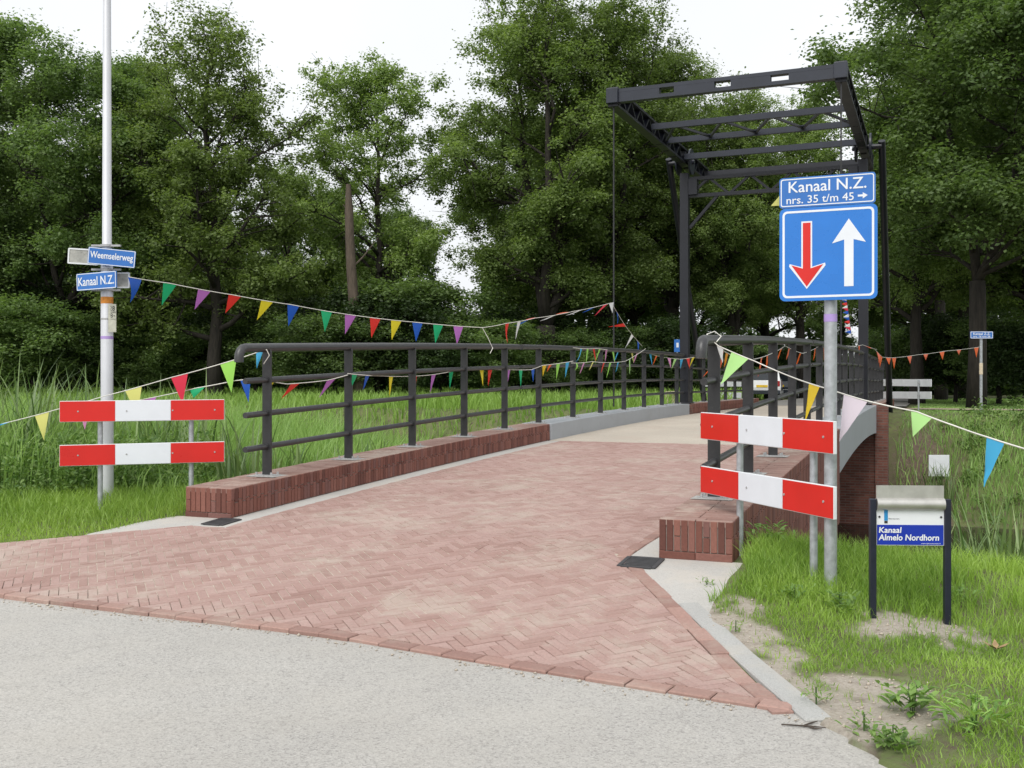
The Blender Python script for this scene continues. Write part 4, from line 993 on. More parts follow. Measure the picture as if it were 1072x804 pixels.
bunting('a', 'long string of five coloured pennants from lamppost sign to left railing', nod(A_pts, lz),
        [(x, c, .17, .255, (dx, 0, dz)) for x, c, dx, dz in ((141, 'blue', -.05, 0), (178, 'green', -.09, .02), (213, 'purple', -.11, .04), (246, 'red', -.11, .05), (279, 'yellow', -.12, .03), (307, 'blue', -.06, 0), (341, 'green', -.02, 0), (367, 'purple', -.07, .01), (392, 'red', -.05, 0), (414, 'yellow', -.06, 0), (437, 'blue', -.02, 0), (458, 'green', -.04, 0), (479, 'purple', -.02, 0))],
        extra=[[(505, 343, 14.5), (511, 354, 14.55), (516, 365, 14.6)], [(516, 364, 14.56), (513, 370, 14.5)]])
B_pts = [(505, 343), (530, 338.5), (560, 333), (600, 326), (640, 317)]
bz = lambda x: float(np.interp(x, [505, 640], [14.5, 19.7]))
bunting('b', 'red white and blue pennants blown flat, rising to the left hanger rod', nod(B_pts, bz),
        [(531, 'red', .15, .30, (-.0, 0, 0)), (543, 'white', .15, .30, (-.06, 0, .02)), (553, 'blue', .15, .22, (-.22, 0, .12)), (565, 'red', .2, .22, (-.24, 0, .18)), (580, 'white', .18, .24, (-.26, 0, .14)), (597, 'coral', .2, .22, (-.26, 0, .18)), (608, 'white', .18, .24, (-.28, 0, .14)), (621, 'blue', .18, .22, (-.22, 0, .12)), (634, 'crimson', .2, .28, (-.22, 0, .06)), (640, 'white', .24, .30, (.02, 0, .1))])
D_pts = [(640, 317), (656, 343), (672, 362)]
dz_ = lambda x: float(np.interp(x, [640, 672], [19.7, 22.5]))
bunting('b', 'red white and blue pennants falling from hanger rod to left railing', nod(D_pts, dz_),
        [(646, 'blue', .2, .22, (.0, 0, 0)), (654, 'red', .22, .26, (-.34, 0, .22)), (662, 'white', .2, .30, (-.16, 0, .02)), (668, 'blue', .22, .26, (.0, 0, 0))])
l1 = [(-40, 455), (5, 443), (62, 428), (110, 414.5), (180, 395), (238, 379), (275, 367)]
l1z = lambda x: float(np.interp(x, [-40, 62, 275], [10.6, 10.42, 9.86]))
bunting('c', 'big neon pennants on a cord tied to the first left railing post', nod(l1, l1z),
        [(4, 'sky', .20, .12, (-.12, 0, .06)), (44, 'paleyellow', .16, .27, (.02, 0, 0)), (89, 'pink', .17, .28, (.0, 0, 0)), (140, 'paleyellow', .19, .28, (.04, 0, 0)), (188, 'crimson', .19, .28, (.03, 0, 0)), (239, 'lime', .18, .30, (.03, 0, 0)), (272, 'sky', .08, .16, (-.03, 0, 0))],
        extra=[[(275, 367, 9.84), (279, 366, 9.76), (282, 372, 9.78), (276, 381, 9.80)]])
l2 = [(145, 419), (207, 406), (246, 398.5), (266, 396), (300, 402), (343, 398), (364, 392.5)]
l2z = lambda x: float(np.interp(x, [145, 246, 279, 364], [10.32, 9.98, 9.75, 11.0]))
bunting('c', 'short multicoloured string from behind left barrier into the railing', nod(l2, l2z),
        [(156, 'purple', .19, .22, (-.02, 0, 0)), (207, 'green', .19, .12, (-.04, 0, .02)), (257, 'blue', .14, .22, (.03, 0, 0)), (285, 'yellow', .04, .05, (-.02, 0, 0)), (309, 'red', .15, .20, (-.14, 0, .05)), (347, 'purple', .15, .22, (-.13, 0, .03))])
l3 = [(364, 391), (400, 393.5), (430, 393.8), (455, 392), (485, 386), (510, 386.5), (535, 387), (556, 387), (568, 382.5), (600, 378)]
l3z = lambda x: float(np.interp(x, [364, 600], [11.0, 17.3]))
bunting('c', 'multicoloured pennants threaded along the middle rail of left railing', nod(l3, l3z),
        [(x, c, w, L, (dx, 0, 0)) for x, c, w, L, dx in ((371, 'green', .13, .12, -.03), (384, 'blue', .12, .16, -.05), (409, 'yellow', .11, .24, -.02), (434, 'red', .12, .26, .0), (454, 'purple', .13, .24, -.05), (472, 'green', .13, .23, -.02), (487, 'blue', .12, .22, -.02), (504, 'yellow', .12, .24, .02), (513, 'red', .13, .24, -.03), (532, 'purple', .13, .24, -.02), (545, 'green', .11, .26, .0), (558, 'blue', .11, .20, .0), (570, 'gold', .13, .18, -.03), (576, 'orange', .1, .12, -.06), (584, 'lime', .12, .26, -.03), (594, 'sky', .12, .26, -.04))])
l4 = [(606, 363), (640, 366), (672, 372), (700, 374), (730, 373), (748, 362)]
l4z = lambda x: float(np.interp(x, [606, 672, 708, 730, 748], [17.6, 22.3, 24.8, 17.5, 8.3]))
# upper neon string: along the left leaf railing to the portal
l4a = [(600, 364), (625, 364.8), (650, 366.5), (674, 368), (692, 373.5), (712, 376), (726, 374)]
l4az = lambda x: float(np.interp(x, [600, 692, 726], [17.3, 24.2, 25.6]))
cy = ['sky', 'lime', 'red', 'lime', 'pink', 'lime', 'sky', 'lime', 'paleyellow', 'pink', 'lime', 'sky', 'orange', 'lime', 'pink', 'palegreen', 'sky', 'red', 'yellow']
bunting('d', 'small neon pennants under the top rail of the left leaf railing', nod(l4a, l4az),
        [(608+6.6*i, c, .14+.02*(i % 3), .26+.02*(i % 2), (-.10+.07*(i % 3), 0, .02)) for i, c in enumerate(cy) if 608+6.6*i < 727])
l5 = [(598, 380), (620, 378.5), (640, 379.5), (655, 378), (676, 365)]
l5z = lambda x: float(np.interp(x, [598, 676], [17.1, 22.4]))
bunting('d', 'second row of small neon pennants on the leaf railing second rail', nod(l5, l5z),
        [(603, 'lime', .08, .12, (-.03, 0, 0)), (611, 'pink', .12, .22, (-.08, 0, .02)), (621, 'paleyellow', .1, .18, (-.08, 0, .02)), (632, 'red', .12, .2, (-.06, 0, 0)), (639, 'lime', .15, .30, (-.08, 0, 0)), (647, 'sky', .12, .2, (-.05, 0, 0)), (659, 'palegreen', .1, .32, (.0, 0, 0)), (666, 'pink', .12, .12, (-.06, 0, 0))])
l6 = [(726, 374), (735, 372), (748, 360)]
# orange string through the right railing and on to the far sign pole
l7 = [(748, 361), (766, 372), (790, 376), (810, 369), (822, 362), (840, 370), (858, 362), (872, 365), (885, 362), (903, 361), (918, 366)]
l7z = lambda x: float(np.interp(x, [748, 783, 810, 830, 846, 858, 885, 903, 918], [8.2, 9.5, 11.0, 12.5, 13.9, 15.4, 21, 24.3, 24.9]))
bunting('e', 'orange pennants hung through the right railing as far as the portal', nod(l7, l7z),
        [(749, 'orange', .11, .25, (-.10, .02, 0)), (756, 'coral', .10, .15, (-.02, 0, 0)), (761, 'amber', .11, .12, (-.03, 0, 0)), (767, 'orange', .12, .18, (-.05, 0, 0)), (797, 'coral', .1, .2, (-.04, 0, 0)), (803, 'orange', .10, .16, (-.02, 0, 0)), (818, 'orange', .16, .24, (-.10, 0, 0)), (826, 'coral', .12, .14, (-.04, 0, 0)), (838, 'orange', .14, .2, (-.08, 0, 0)), (853, 'orange', .15, .18, (-.03, 0, 0)), (862, 'coral', .16, .2, (0, 0, 0)), (874, 'coral', .2, .22, (0, 0, 0)), (882, 'orange', .2, .2, (0, 0, 0)), (899, 'orange', .34, .26, (0, 0, .04)), (908, 'coral', .3, .1, (.1, 0, .05))])
l8 = [(916, 366), (924, 374), (936, 374.5), (960, 371.5), (990, 367.5), (1027, 363)]
l8z = lambda x: float(np.interp(x, [916, 930, 1027], [24.9, 25.6, 28.9]))
bunting('e', 'orange pennants from the portal leg across to the far street sign', nod(l8, l8z),
        [(919, 'coral', .2, .26, (.02, 0, 0)), (922, 'orange', .26, .30, (-.02, 0, 0)), (930, 'orange', .30, .18, (.02, 0, 0)), (936, 'orange', .26, .28, (0, 0, 0)), (952, 'coral', .26, .20, (.02, 0, 0)), (969, 'coral', .26, .16, (0, 0, 0)), (986, 'orange', .28, .22, (.02, 0, 0)), (1003.5, 'coral', .24, .14, (0, 0, 0)), (1022, 'orange', .26, .28, (0, 0, 0))])
l9 = [(744, 355), (752, 362), (790, 378), (835, 397), (870, 408), (905, 419), (960, 431), (1000, 446), (1035, 458), (1110, 480)]
l9z = lambda x: float(np.interp(x, [744, 790, 870, 1110], [7.85, 7.4, 6.5, 4.7]))
bunting('f', 'large pastel pennants on white cord from right railing past the striped barrier', nod(l9, l9z),
        [(754, 'white', .08, .12, (.02, 0, 0)), (775, 'palegreen', .20, .215, (-.14, 0, 0)), (853, 'gold', .13, .24, (-.06, 0, 0)), (896, 'palepink', .205, .27, (-.10, 0, 0)), (965, 'palegreen', .185, .13, (-.05, 0, 0)), (1043, 'sky', .155, .24, (-.06, 0, 0))],
        bow=.15, extra=[[(744, 355, 7.8), (740, 350, 7.85), (748, 347, 7.9), (755, 352, 7.85), (750, 358, 7.8)]])
g1 = [(886, 312), (888, 325), (890, 340), (892, 356)]
bunting('g', 'red white and blue pennants bunched by the right portal post', nod(g1, lambda x: 23.4),
        [(886.1+.22*i, ('white', 'blue', 'red', 'white', 'crimson', 'blue')[(i//2) % 6], .10, .08, (.15 if i % 2 else -.13, 0, .05+.03*(i % 3))) for i in range(0, 26, 2)], 'cord_black')
yp = at(812, 213, 6.35); mb = MB(); mb.add([yp+np.array([.03, 0, .055]), yp+np.array([.05, 0, -.012]), yp+np.array([-.03, 0, -.016])], [(0, 1, 2), ])
tag(mb.build('pennant', flag_mat('paleyellow')), 'single yellow pennant poking out behind the street name plate', 'pennant')

# ------------------------------------------------------------------ VEGETATION
def leaf_mesh(name, C, L, Wd_, up=.4, rnd=None, g=None, out=None):
    """rhombic leaves, one per centre"""
    g = g or rng; n = len(C)
    nr = g.normal(size=(n, 3)); nr[:, 2] = np.abs(nr[:, 2])+up; nr = nr if out is None else nr*.75+out*.75; nr /= np.linalg.norm(nr, axis=1)[:, None]
    t = g.normal(size=(n, 3)); t -= nr*np.sum(t*nr, 1)[:, None]; t /= np.linalg.norm(t, axis=1)[:, None]; b = np.cross(nr, t)
    sc_ = g.uniform(.65, 1.25, n)[:, None]; L_ = L*sc_/2; W_ = Wd_*sc_/2
    dr = nr*(L_*.25)
    V = np.stack([C-t*L_-dr, C+b*W_+t*L_*.1, C+t*L_-dr, C-b*W_+t*L_*.1], 1).reshape(-1, 3)
    F = np.arange(4*n).reshape(n, 4)
    r = g.random(n) if rnd is None else rnd
    return np_mesh(name, V, [F], {'rnd': np.repeat(r, 4)})
def tree_mesh(seed, H, R, r0, base, nl, sparse=1.0, stems=1, top_open=.0, limbs=20, cl=.62, leaf=(.138, .084), shape='oak'):
    g = np.random.default_rng(seed); mb = MB(); cent = []; size = []
    leaders = []
    if stems == 1:
        pts = [np.array([0, 0, -.3])]; 
        for k in range(1, 9): pts.append(np.array([g.normal(0, .012*H*k/8), g.normal(0, .012*H*k/8), H*.93*k/8]))
        rad = [r0*1.25]+[r0*(1-.88*(k/8)**.9) for k in range(1, 9)]; mb.tube(pts, rad, 9); leaders.append((pts, rad, 0))
    else:
        fk = H*g.uniform(.18, .28); pts = [np.array([0, 0, -.3]), np.array([.05, 0, fk*.5]), np.array([0, .05, fk])]; mb.tube(pts, [r0*1.25, r0, r0*.9], 9)
        for m in range(stems):
            az = 2*math.pi*(m/stems)+g.uniform(-.4, .4); sp = R*g.uniform(.30, .52); p = [np.array([0, .05, fk])]; top = H*g.uniform(.80, .95)
            for k in range(1, 8):
                t = k/7; p.append(np.array([math.cos(az)*sp*t**.8+g.normal(0, .12), math.sin(az)*sp*t**.8+g.normal(0, .12), fk+(top-fk)*t]))
            rad = [r0*.62*(1-.85*k/7) for k in range(8)]; mb.tube(p, rad, 7); leaders.append((p, rad, .15))
    nlim = max(4, int(limbs/len(leaders)))
    for p, rad, _ in leaders:
        zz = [q[2] for q in p]
        for i in range(nlim):
            t = base+(0.97-base)*(i+g.uniform(0, .8))/nlim; h = t*H
            if h > zz[-1] or h < zz[0]+.1: h = min(max(h, zz[0]+.2), zz[-1])
            o = np.array([np.interp(h, zz, [q[k] for q in p]) for k in range(3)]); rr = float(np.interp(h, zz, rad))*.6
            az = i*2.4+g.uniform(-.5, .5); u = (t-base)/(1-base)
            prof = (math.sin(math.pi*min(1, .22+u*.78))**.6) if shape == 'oak' else (1-u)**.75*.9+.12
            if shape == 'vase': prof = .46+.54*math.sin(math.pi*min(1, u*.88))
            if shape == 'cone': prof = max(.12, 1-u)
            ln = R*prof*g.uniform(.7, 1.15); el = math.radians(g.uniform(14, 46)+30*u); pts = [o]; d = np.array([math.cos(az)*math.cos(el), math.sin(az)*math.cos(el), math.sin(el)])
            for k in range(4): d = d+np.array([g.normal(0, .18), g.normal(0, .18), g.normal(.0, .16)]); d /= np.linalg.norm(d); pts.append(pts[-1]+d*ln/4)
            mb.tube(pts, [max(.014, rr*(1-.8*k/4)) for k in range(5)], 6)
            ns = int(6+ln*2.4)
            for j in range(ns):
                t2 = g.uniform(.3, 1.0); kk = min(3, int(t2*4)); f = t2*4-kk; b0 = pts[kk]*(1-f)+pts[kk+1]*f
                dd = d*.5+g.normal(0, .65, 3); dd[2] = dd[2]*.7+.15; dd /= np.linalg.norm(dd); l2 = ln*g.uniform(.18, .42)+.35
                e = b0+dd*l2; mid = b0+dd*l2*.5+g.normal(0, .06, 3); mb.tube([b0, mid, e], [max(.010, rr*.35), max(.008, rr*.22), .006], 4, False)
                if g.random() < sparse: cent.append(e); size.append(g.uniform(.45, 1.35)*cl)
                if g.random() < sparse*.7: cent.append(mid+g.normal(0, .2, 3)); size.append(g.uniform(.5, .9)*cl)
            cent.append(pts[-1]); size.append(cl)
        for _k in range(2): cent.append(p[-1]+g.normal(0, .15, 3)); size.append(cl)
    cent = np.array(cent); size = np.array(size); w = size**2*(1-top_open*np.clip((cent[:, 2]/H-.55)/.45, 0, 1)**1.2); w /= w.sum(); idx = g.choice(len(cent), nl, p=w)
    # leaves sit on a shell round each spray, so that every clump shows a lit top and a dim underside
    dv = g.normal(size=(nl, 3)); dv /= np.linalg.norm(dv, axis=1)[:, None]; rr = g.random(nl)**.6*np.where(g.random(nl) < .30, g.uniform(1.0, 2.1, nl), 1.0)
    C = cent[idx]+dv*(rr*size[idx])[:, None]*np.array([1.0, 1.0, .92])
    cr_ = g.random(len(cent)); rnd = np.clip(.45*cr_[idx]+.55*g.random(nl), 0, 1)
    return mb, leaf_mesh('crown', C, leaf[0], leaf[1], .35, rnd, g, dv)
PROTO = {}
def proto(key, barkm, leafm, **kw):
    mb, lm = tree_mesh(**kw); tm = bpy.data.meshes.new('trunk'); tm.from_pydata(mb.v, [], mb.f); tm.polygons.foreach_set('use_smooth', [True]*len(tm.polygons)); tm.update()
    tm.materials.append(M[barkm]); lm.materials.append(M[leafm]); zz = np.empty(len(lm.vertices)*3, np.float32); lm.vertices.foreach_get('co', zz); PROTO[key] = (tm, lm, float(np.percentile(zz[2::3], 99.6)))
proto('oakA', 'bark', 'leaf_oak', seed=11, H=17, R=4.6, r0=.36, base=.24, nl=104000, sparse=.84, limbs=30, cl=.54, top_open=.25)
proto('oakB', 'bark', 'leaf_oak', seed=12, H=19, R=5.2, r0=.42, base=.24, nl=132000, sparse=.85, stems=3, limbs=38, cl=.52, shape='vase', top_open=.45)
proto('darkA', 'bark', 'leaf_dark', seed=13, H=17, R=4.4, r0=.23, base=.20, nl=112000, sparse=.86, stems=2, limbs=32, cl=.55, top_open=.2)
proto('olive', 'bark', 'leaf_olive', seed=14, H=17, R=3.9, r0=.30, base=.16, nl=78000, sparse=.92, limbs=36, cl=.46, top_open=.88)
proto('sparse', 'bark', 'leaf_oak', seed=15, H=16, R=4.0, r0=.27, base=.26, nl=56000, sparse=.8, limbs=24, cl=.46, top_open=.2)
proto('sparseB', 'bark', 'leaf_dark', seed=16, H=15, R=3.6, r0=.25, base=.2, nl=56000, sparse=.75, stems=2, limbs=24, cl=.5)
proto('bush', 'bark', 'leaf_bush_shaded', seed=17, H=5, R=2.6, r0=.10, base=.04, nl=42000, sparse=1, stems=4, limbs=34, cl=.44, leaf=(.15, .09))
proto('bushB', 'bark', 'leaf_dark', seed=18, H=6.5, R=2.5, r0=.12, base=.05, nl=44000, sparse=1, stems=3, limbs=34, cl=.46, leaf=(.15, .09))
_tc2 = [0]
def plant(kind, name, x, Z, top, label, cat, group, wide=1.0, rz=None, zbase=None):
    tm, lm, H = PROTO[kind]; p = at(x, 402, Z); zb = float(ground_z(p[0], p[1]))-.05 if zbase is None else zbase
    h = (402-top)/FPX*Z+CAM_H-zb; k = h/H
    r = root(name, (p[0], p[1], zb), label, cat, group, rz if rz is not None else (x*.37) % 6.28)
    r.scale = (k*wide*1.22, k*wide*1.22, k)
    for nm_, me in (('trunk', tm), ('crown', lm)):
        o = bpy.data.objects.new(nm_, me); COL.objects.link(o); o.parent = r
    return r
G1 = 'trees standing beyond the canal'
TREES = [
 ('darkA', 68, 45, 34, 'tall dark tree behind the lamppost, left of its pole', 1.0, .4),
 ('darkA', -5, 47, 50, 'dark tree cut by the left edge of the photo', 1.0, 2.1),
 ('oakA', 158, 50, 66, 'dark leafy tree between the lamppost and the olive green tree', .85, 1.0),
 ('olive', 224, 44, 22, 'slender olive green tree with open wispy top right of lamppost', .95, 3.0),
 ('sparse', 302, 55, 172, 'thin low tree in the gap right of the olive green tree', .9, .7),
 ('sparseB', 340, 58, 190, 'small dark tree left of the dead trunk', 1.0, 1.9),
 ('sparse', 397, 48, 66, 'open airy tree right of the dead trunk with sky through it', .88, 2.6),
 ('sparseB', 425, 55, 215, 'low dark tree at the left rim of the sky gap', .9, 4.0),
 ('oakB', 572, 47, -22, 'huge leafy tree in the middle, crown reaching out of the photo', 1.0, .3),
 ('oakB', 632, 50, 8, 'large many stemmed tree behind the left hanger rod', .95, 3.5),
 ('oakA', 705, 54, 60, 'leafy tree behind the left portal post', .95, 2.2),
 ('oakB', 770, 52, 92, 'round topped tree seen through the overhead balance frame', .85, 1.4),
 ('oakA', 838, 56, 112, 'tree seen behind the square blue priority sign', .8, 4.4),
 ('sparseB', 880, 66, 225, 'thin distant tree right behind the right portal post', .9, 1.0),
 ('darkA', 1022, 34, -95, 'very tall dark tree behind far street sign on the right', 1.05, 5.2),
 ('oakA', 960, 40, 60, 'dense tree right of portal behind the white backed barrier', .85, 3.3),
 ('oakB', 1090, 39, -60, 'big dark tree cut by the right edge of the photo', .9, 2.7),
 ('darkA', 985, 50, 10, 'tall tree filling in behind the one right of the portal', .9, .9),
]
for kd, x, Z, top, lab, wd, rz_ in TREES: plant(kd, 'leafy_tree', x, Z, top, lab, 'tree', G1, wd, rz_)
for x, Z, top, kd in ((-60, 60, 110, 'darkA'), (35, 64, 165, 'oakA'), (115, 66, 175, 'darkA'), (190, 66, 190, 'oakA'), (255, 66, 225, 'darkA'), (575, 64, 120, 'darkA'), (590, 66, 110, 'oakA'), (665, 66, 120, 'darkA'), (730, 68, 150, 'darkA'), (800, 72, 170, 'oakA'), (968, 62, 170, 'darkA'), (1010, 58, 100, 'oakA'), (1080, 60, 120, 'darkA')):
    plant(kd, 'leafy_tree', x, Z, top, 'shadowy tree standing in the second row of the wood', 'tree', 'second row of trees in the wood', 1.1)
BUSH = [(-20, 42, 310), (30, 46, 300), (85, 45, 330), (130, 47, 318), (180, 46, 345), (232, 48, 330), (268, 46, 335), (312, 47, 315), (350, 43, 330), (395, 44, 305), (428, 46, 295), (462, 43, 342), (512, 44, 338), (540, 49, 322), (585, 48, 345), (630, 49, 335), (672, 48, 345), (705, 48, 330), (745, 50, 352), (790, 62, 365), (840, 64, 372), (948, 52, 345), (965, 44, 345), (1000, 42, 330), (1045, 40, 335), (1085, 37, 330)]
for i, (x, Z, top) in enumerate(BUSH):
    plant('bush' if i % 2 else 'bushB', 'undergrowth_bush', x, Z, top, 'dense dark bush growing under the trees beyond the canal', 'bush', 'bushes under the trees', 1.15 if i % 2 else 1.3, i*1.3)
# dead snag
sx = at(374, 402, 42.5); zb = .55; sn = root('dead_tree', (sx[0], sx[1], zb), 'bare broken brown trunk without crown, left of the sky gap', 'dead tree')
mb = MB(); tp0 = at(364, 193, 42.5); b0 = np.array([sx[0]+.1, sx[1], zb-.2]); pts = [b0*(1-t)+np.array([tp0[0], sx[1], tp0[2]])*t+np.array([math.sin(t*7)*.04, 0, 0]) for t in np.linspace(0, 1, 9)]
mb.tube(pts, [.30, .26, .25, .235, .22, .21, .19, .18, .10], 10); mb.build('trunk', M['bark_dead'], sn, True)
mb = MB(); q = pts[5]; mb.tube([q, q+np.array([.5, 0, .5]), q+np.array([1.1, .1, 1.3])], [.05, .035, .012], 6); q = pts[7]; mb.tube([q, q+np.array([-.25, 0, .35])], [.05, .015], 6); mb.build('branch', M['bark_dead'], sn, True)
# far wood closing the view behind the trunks: one mass
def wood(nl, seed, spans, Zr, zr_):
    g = np.random.default_rng(seed); C = []; 
    for x0, x1, top in spans:
        n = int(nl*(x1-x0)/1300); x = g.uniform(x0, x1, n); Z = g.uniform(*Zr, n); cz = g.random(n)**.8
        zt = (402-top)/FPX*Z+CAM_H; nz = vnoise(x*.05, Z*.3, 1.3, seed); z = .4+cz*(zt-.4)*(.6+.6*nz); C.append(np.stack([(x-536)/FPX*Z, Z, z], -1))
    return leaf_mesh('distant_wood', np.concatenate(C), .55, .34, .3, None, g)
tag(link('distant_wood', wood(90000, 5, [(-200, 455, 255), (505, 700, 250), (700, 868, 350), (905, 1300, 250), (455, 505, 340), (868, 905, 375), (-200, 870, 375), (900, 1300, 375), (-200, 1300, 385)], (72, 92), None), M['leaf_bush_shaded']), 'far dark wood closing the view behind the trees', 'wood', kind='stuff')

# ------------------------------------------------------------------ GRASS
def blades(name, X, Y, H, Wd_, lean, mat, label, cat, zoff=0, rnd=None, seg3=True, g=None, bias=None):
    g = g or rng; n = len(X); z = ground_z(X, Y)+zoff; az = g.uniform(0, 2*math.pi, n); bx = np.cos(az); by = np.sin(az)
    la = g.uniform(0, 2*math.pi, n); lx = np.cos(la)*lean*H*g.uniform(.2, 1, n); ly = np.sin(la)*lean*H*g.uniform(.2, 1, n)
    if bias is not None: lx = lx+bias[0]*H; ly = ly+bias[1]*H
    base = np.stack([X, Y, z-.02], -1); side = np.stack([bx, by, 0*bx], -1)*(Wd_/2)[:, None]
    mid = base+np.stack([lx*.35, ly*.35, H*.58], -1); tip = base+np.stack([lx, ly, H*(1-.25*np.hypot(lx, ly)/H)], -1)
    V = np.stack([base-side, base+side, mid+side*.8, mid-side*.8, tip], 1).reshape(-1, 3); k = np.arange(n)*5
    F4 = np.stack([k, k+1, k+2, k+3], -1); F3 = np.stack([k+3, k+2, k+4], -1)
    r = g.random(n) if rnd is None else rnd
    return tag(link(name, np_mesh(name, V, [F4, F3], {'rnd': np.repeat(r, 5)}), M[mat]), label, cat, kind='stuff')
def scatter(poly, dens, g):
    xs_ = [p[0] for p in poly]; ys_ = [p[1] for p in poly]; A_ = (max(xs_)-min(xs_))*(max(ys_)-min(ys_)); n = int(A_*dens)
    x = g.uniform(min(xs_), max(xs_), n); y = g.uniform(min(ys_), max(ys_), n); k = pip(x, y, poly); return x[k], y[k]
def sqp(l): return [B(s, q, 0)[:2] for s, q in l]
g2 = np.random.default_rng(21)
# right verge lawn
poly = [(1.02, 5.9), (1.30, 4.35), (1.42, 3.6), (1.64, 2.5), (5.5, 1.6), (9, 3), (9, 12), (3.0, 12.5), B(9.8, -1.2, 0)[:2], B(7.0, -1.2, 0)[:2], B(6.6, -1.1, 0)[:2]]
x, y = scatter(poly, 7000, g2); s_, q_ = SQ(x, y)
keep = (q_ > -1.24) & (s_ < 11.5) & (g2.random(len(x)) < np.where(x/y < .56, 1, .45))
sa = sand_amount(x, y); patchy = vnoise(x, y, 1.3, 9)*.6+vnoise(x, y, 5, 10)*.4
keep &= g2.random(len(x)) < np.where(sa > .01, np.clip(.85-sa*.76, .05, 1)*np.where(patchy > np.where(s_ < 5.0, .34, .42), 1, .28), .25+.95*sstep(patchy, .25, .6))
line = -1.348+(5.98-s_)/1.58*.908
keep &= ~((s_ < 6.0) & (q_ < line+.10))
keep &= ~((s_ < 7.0) & (s_ > 5.9) & (q_ < -1.22+.10*(vnoise(x, y, 6, 33)-.5)))
x, y = x[keep], y[keep]; s_, q_ = SQ(x, y); pt2 = vnoise(x, y, 1.1, 12)
tall = np.maximum(sstep(s_, 5.4, 6.8), .45*sstep(q_, .2, .9))
h = (.055+.075*tall+.10*pt2**2*tall)*g2.uniform(.5, 1.35, len(x))
blades('verge_grass', x, y, h, g2.uniform(.003, .0065, len(x)), .75, 'grass_lawn', 'short bright green grass on the right verge', 'grass', g=g2, rnd=np.clip(.3*g2.random(len(x))+.7*vnoise(x, y, 2.2, 14)+g2.normal(0, .12, len(x)), 0, 1))
# left short grass in front of the tall meadow
poly = [B(5.3, -8.2, 0)[:2], B(6.02, -6.97, 0)[:2], B(6.48, -6.50, 0)[:2], B(7.02, -6.38, 0)[:2], B(7.34, -6.27, 0)[:2], B(9.3, -6.3, 0)[:2], (-3.2, 11.2), (-12, 13.5), (-12, 9.6)]
x, y = scatter(poly, 1700, g2); s_, q_ = SQ(x, y); keep = (s_ > near_edge(q_)+.25)
x, y = x[keep], y[keep]; s_, q_ = SQ(x, y); d = sstep(y+.25*x, 7.2, 9.6)
h = (.07+.12*d)*g2.uniform(.5, 1.4, len(x))
blades('roadside_grass', x, y, h, g2.uniform(.005, .010, len(x)), .7, 'grass_lawn', 'short mown grass beside the paving on the left', 'grass', g=g2, rnd=np.clip(.4*g2.random(len(x))+.6*vnoise(x, y, 1.8, 15), 0, 1))
# left tall meadow: reeds and long grass on the near bank
poly = [(-16, 11.2), (-3.9, 10.9), (-3.4, 10.6), B(8.4, -6.35, 0)[:2], B(14.8, -6.35, 0)[:2], B(14.8, -22, 0)[:2], (-16, 22)]
x, y = scatter(poly, 330, g2); s_, q_ = SQ(x, y); far = sstep(q_, -9.5, -6.6)
keep = (s_ < 15.2); x, y, far = x[keep], y[keep], far[keep]
s_, q_ = SQ(x, y); pn = vnoise(x, y, .8, 16)
h = (.85-.50*far+.40*(pn-.4)*(1-.5*far))*g2.uniform(.6, 1.3, len(x)); h = np.maximum(h, .2)
h *= np.where((x > -4.4) & (y < 11.6), .62, 1)
blades('tall_meadow_grass', x, y, h, g2.uniform(.009, .020, len(x)), .5, 'grass_tall', 'tall reedy grass on the near bank at the left', 'tall grass', g=g2, rnd=np.clip(.5*g2.random(len(x))+.5*pn, 0, 1), bias=(.10, 0))
# nettles: low leafy weeds at the foot of the tall grass
poly = [(-12, 10.9), (-4.7, 10.8), (-4.3, 11.0), (-3.9, 11.0), (-3.2, 10.7), (-3.3, 11.8), (-12, 12.6)]
x, y = scatter(poly, 75, g2); n = len(x); k = 44
hh = np.repeat(g2.uniform(.25, .75, n), k)*1.0; t = np.tile(np.linspace(.1, 1, k), n); ang = g2.uniform(0, 6.28, n*k); rr = .10*(1-.5*t)+.02
C = np.stack([np.repeat(x, k)+np.cos(ang)*rr, np.repeat(y, k)+np.sin(ang)*rr, np.repeat(ground_z(x, y), k)+t*hh], -1)
tag(link('nettle_bed', leaf_mesh('nettle_bed', C, .060, .032, .5, None, g2), M['nettle']), 'bed of low nettles and weeds behind the left barrier', 'weeds', kind='stuff')
# far bank slopes and meadow
poly = sqp([(25.8, -45), (25.8, -6.5), (33, -6.5), (62, -9), (70, -70), (33, -60)])
x, y = scatter(poly, 46, g2); s_, q_ = SQ(x, y); pn = vnoise(x, y, .35, 18)
h = (.42+.25*pn)*g2.uniform(.5, 1.3, len(x)); w_ = g2.uniform(.014, .032, len(x))*(1+y/60)
blades('far_meadow_grass', x, y, h, w_, .6, 'grass_far', 'bright green meadow beyond the canal', 'grass', g=g2, rnd=np.clip(.5*g2.random(len(x))+.5*pn, 0, 1))
poly = sqp([(25.9, -.9), (25.9, 14), (40, 30), (60, 40), (60, -.6), (37, -.6), (27, -.9)])
x, y = scatter(poly, 230, g2); s_, q_ = SQ(x, y)
keep = ~((s_ > 32.1) & (s_ < 33.9)) & (g2.random(len(x)) > mud_amount(x, y)*.62); x, y = x[keep], y[keep]; s_, q_ = SQ(x, y); pn = vnoise(x, y, .6, 19)
sl = 1-sstep(s_, 27.6, 29.4); h = (.07+.30*sl+.3*pn*sl)*g2.uniform(.5, 1.3, len(x))
blades('far_bank_grass', x, y, h, g2.uniform(.012, .028, len(x))*(1+(y > 30)*.5), .65, 'grass_tall', 'rough grass on the far canal bank at the right', 'grass', g=g2, rnd=np.clip(.5*g2.random(len(x))+.5*pn, 0, 1))
